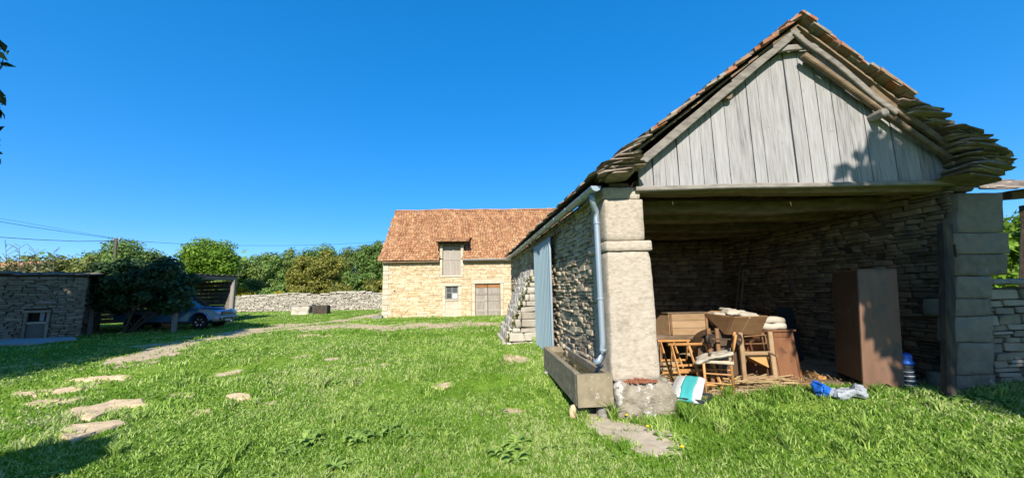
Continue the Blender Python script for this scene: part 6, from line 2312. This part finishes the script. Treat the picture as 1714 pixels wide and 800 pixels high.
def tufts(spots, rs):
    P, H = [], []
    for (x, y, n, r_, h) in spots:
        P.append(np.stack([x + rs.normal(size=n) * r_, y + rs.normal(size=n) * r_], -1))
        H.append(h * rs.uniform(.45, 1.1, n))
    P = np.concatenate(P)
    h = np.concatenate(H)
    n = len(P)
    x, y = P[:, 0], P[:, 1]
    B = np.stack([x, y, gz(x, y) - .01], -1)
    az = rs.uniform(0, 2 * np.pi, n)
    ln = h * rs.uniform(.2, .9, n)
    f = rs.uniform(0, 2 * np.pi, n)
    w = (.003 + .0009 * np.hypot(x, y))
    wv = np.stack([np.cos(f) * w, np.sin(f) * w, 0 * w], -1)
    mid = B + np.stack([np.cos(az) * ln * .3, np.sin(az) * ln * .3, h * .65], -1)
    tip = B + np.stack([np.cos(az) * ln, np.sin(az) * ln, h * .95], -1)
    V = np.stack([B - wv, B + wv, mid + wv * .75, mid - wv * .75, tip], 1).reshape(-1, 3)
    k = np.arange(n)[:, None] * 5
    Ft = np.concatenate([k + np.array([0, 1, 2]), k + np.array([0, 2, 3]), k + np.array([3, 2, 4])])
    return V, Ft, np.repeat(.03 + .33 * rs.random(n), 5)


spots = []
for poly in STONE_POLYS:
    m_ = len(poly)
    for i_ in range(m_):
        for t_ in (0, .33, .66):
            q_ = poly[i_].lerp(poly[(i_ + 1) % m_], t_)
            if rs.random() < .75:
                spots.append((q_.x * 1.0 + rs.normal() * .03, q_.y + rs.normal() * .03, int(rs.integers(8, 34)), .035, rs.uniform(.03, .085)))
for (px, py, n_, r_, h_) in ((196, 698, 150, .09, .14), (232, 700, 90, .08, .12), (108, 704, 150, .10, .13), (265, 690, 160, .13, .13), (300, 680, 120, .12, .11), (300, 612, 60, .1, .11), (405, 608, 140, .13, .14), (390, 640, 130, .16, .12),
                             (330, 640, 80, .13, .11), (240, 640, 90, .14, .11), (60, 745, 120, .09, .13), (95, 735, 90, .08, .12), (450, 660, 90, .12, .11), (1088, 712, 120, .07, .13), (1105, 720, 120, .07, .14), (1045, 700, 90, .06, .13), (1030, 694, 60, .05, .14),
                             (620, 620, 90, .14, .10), (545, 635, 90, .14, .10), (1270, 690, 130, .12, .10), (1190, 690, 120, .1, .12), (1440, 690, 120, .13, .1), (720, 660, 60, .1, .09), (900, 640, 120, .12, .12), (930, 660, 120, .1, .13), (905, 610, 140, .14, .13), (870, 570, 140, .2, .14)):
    q_ = ground(px, py)
    spots.append((q_.x, q_.y, n_, r_, h_))
V3, F3, T3 = tufts(spots, rs)
V = np.concatenate([V1, V2, V3])
Fc = np.concatenate([F1, F2 + len(V1), F3 + len(V1) + len(V2)])
T2 = np.concatenate([T2, T3])
o = np_mesh('grass', V, Fc, np.concatenate([T1, T2]), 'grass')
tag(o, 'short bright green grass covering the farmyard', 'grass', kind='stuff')

# broad-leaved weeds: rosettes of dandelion and dock, one mat of ground cover
def rosette(mb_, x, y, n, L0, rs_, upk=.5):
    b = G(x, y, -.005)
    for k in range(n):
        a = rs_.uniform(0, 6.28)
        l = L0 * rs_.uniform(.6, 1.15)
        w = l * rs_.uniform(.13, .22)
        d = Vector((math.cos(a), math.sin(a), 0))
        s_ = Vector((-d.y, d.x, 0))
        rise = rs_.uniform(.25, 1) * upk
        p0 = b
        p1 = b + d * l * .4 + Vector((0, 0, l * .38 * rise + .015))
        p2 = b + d * l * .75 + Vector((0, 0, l * .48 * rise + .015))
        p3 = b + d * l + Vector((0, 0, l * .36 * rise + .01))
        dr_ = Vector((0, 0, -.25 * w))
        mb_.add([p0, p1 - s_ * w * .7 - dr_, p1, p1 + s_ * w * .7 - dr_, p2 - s_ * w - dr_, p2, p2 + s_ * w - dr_, p3],
                [(0, 2, 1), (0, 3, 2), (1, 2, 5, 4), (2, 3, 6, 5), (4, 5, 7), (5, 6, 7)])


rr_ = random.Random(3)
mb = MB()
n_w = 0
while n_w < 420:
    r_ = 2.9 * (13 / 2.9) ** rr_.random()
    a_ = rr_.uniform(-.95, .95)
    x, y = r_ * math.sin(a_), r_ * math.cos(a_)
    if not bool(keep(np.array([x]), np.array([y]), RNG)[0]):
        continue
    rosette(mb, x, y, rr_.randint(5, 9), rr_.uniform(.05, .10), rr_, .7)
    n_w += 1
for (px, py, L0, n) in ((505, 745, .17, 10), (610, 735, .16, 12), (640, 728, .15, 10), (690, 730, .13, 9), (830, 755, .16, 11), (870, 748, .17, 11), (845, 770, .15, 10), (480, 760, .13, 9), (560, 780, .14, 9),
                        (365, 775, .12, 8), (560, 640, .12, 9), (1120, 735, .12, 12), (1130, 750, .10, 10), (1150, 742, .1, 10), (1590, 672, .16, 10), (1620, 668, .15, 10), (1660, 675, .16, 10), (1500, 665, .12, 8), (1560, 680, .14, 9), (1370, 660, .1, 9), (1020, 688, .16, 9), (1000, 676, .14, 8)):
    q_ = ground(px, py)
    for k in range(2):
        rosette(mb, q_.x + rr_.uniform(-.1, .1), q_.y + rr_.uniform(-.1, .1), n, L0, rr_, 1.0)
tag(mb.build('broadleaf_weeds', 'weed_leaf'), 'broad-leaved dandelion and dock rosettes among the grass', 'weeds', kind='stuff')
for i_, (px, py, lb) in enumerate(((1084, 720, 'yellow dandelion flower at the edge of the worn slab'), (1049, 700, 'yellow dandelion flower at the foot of the stone pier'), (1142, 757, 'small yellow flower right of the worn slab'))):
    q_ = ground(px, py + 8)
    fl = thing('dandelion', q_, lb, 'flower', 'yellow flowers by the pier')
    MB().tube([q_, q_ + Vector((.005, 0, .09))], .003, 5).build('stem', 'weed_leaf', fl)
    MB().lathe([(.004, .085), (.018, .095), (.022, .10), (.012, .108), (0, .11)], q_ + Vector((.005, 0, 0)), n=12).build('flower_head', 'yellow_petal', fl)
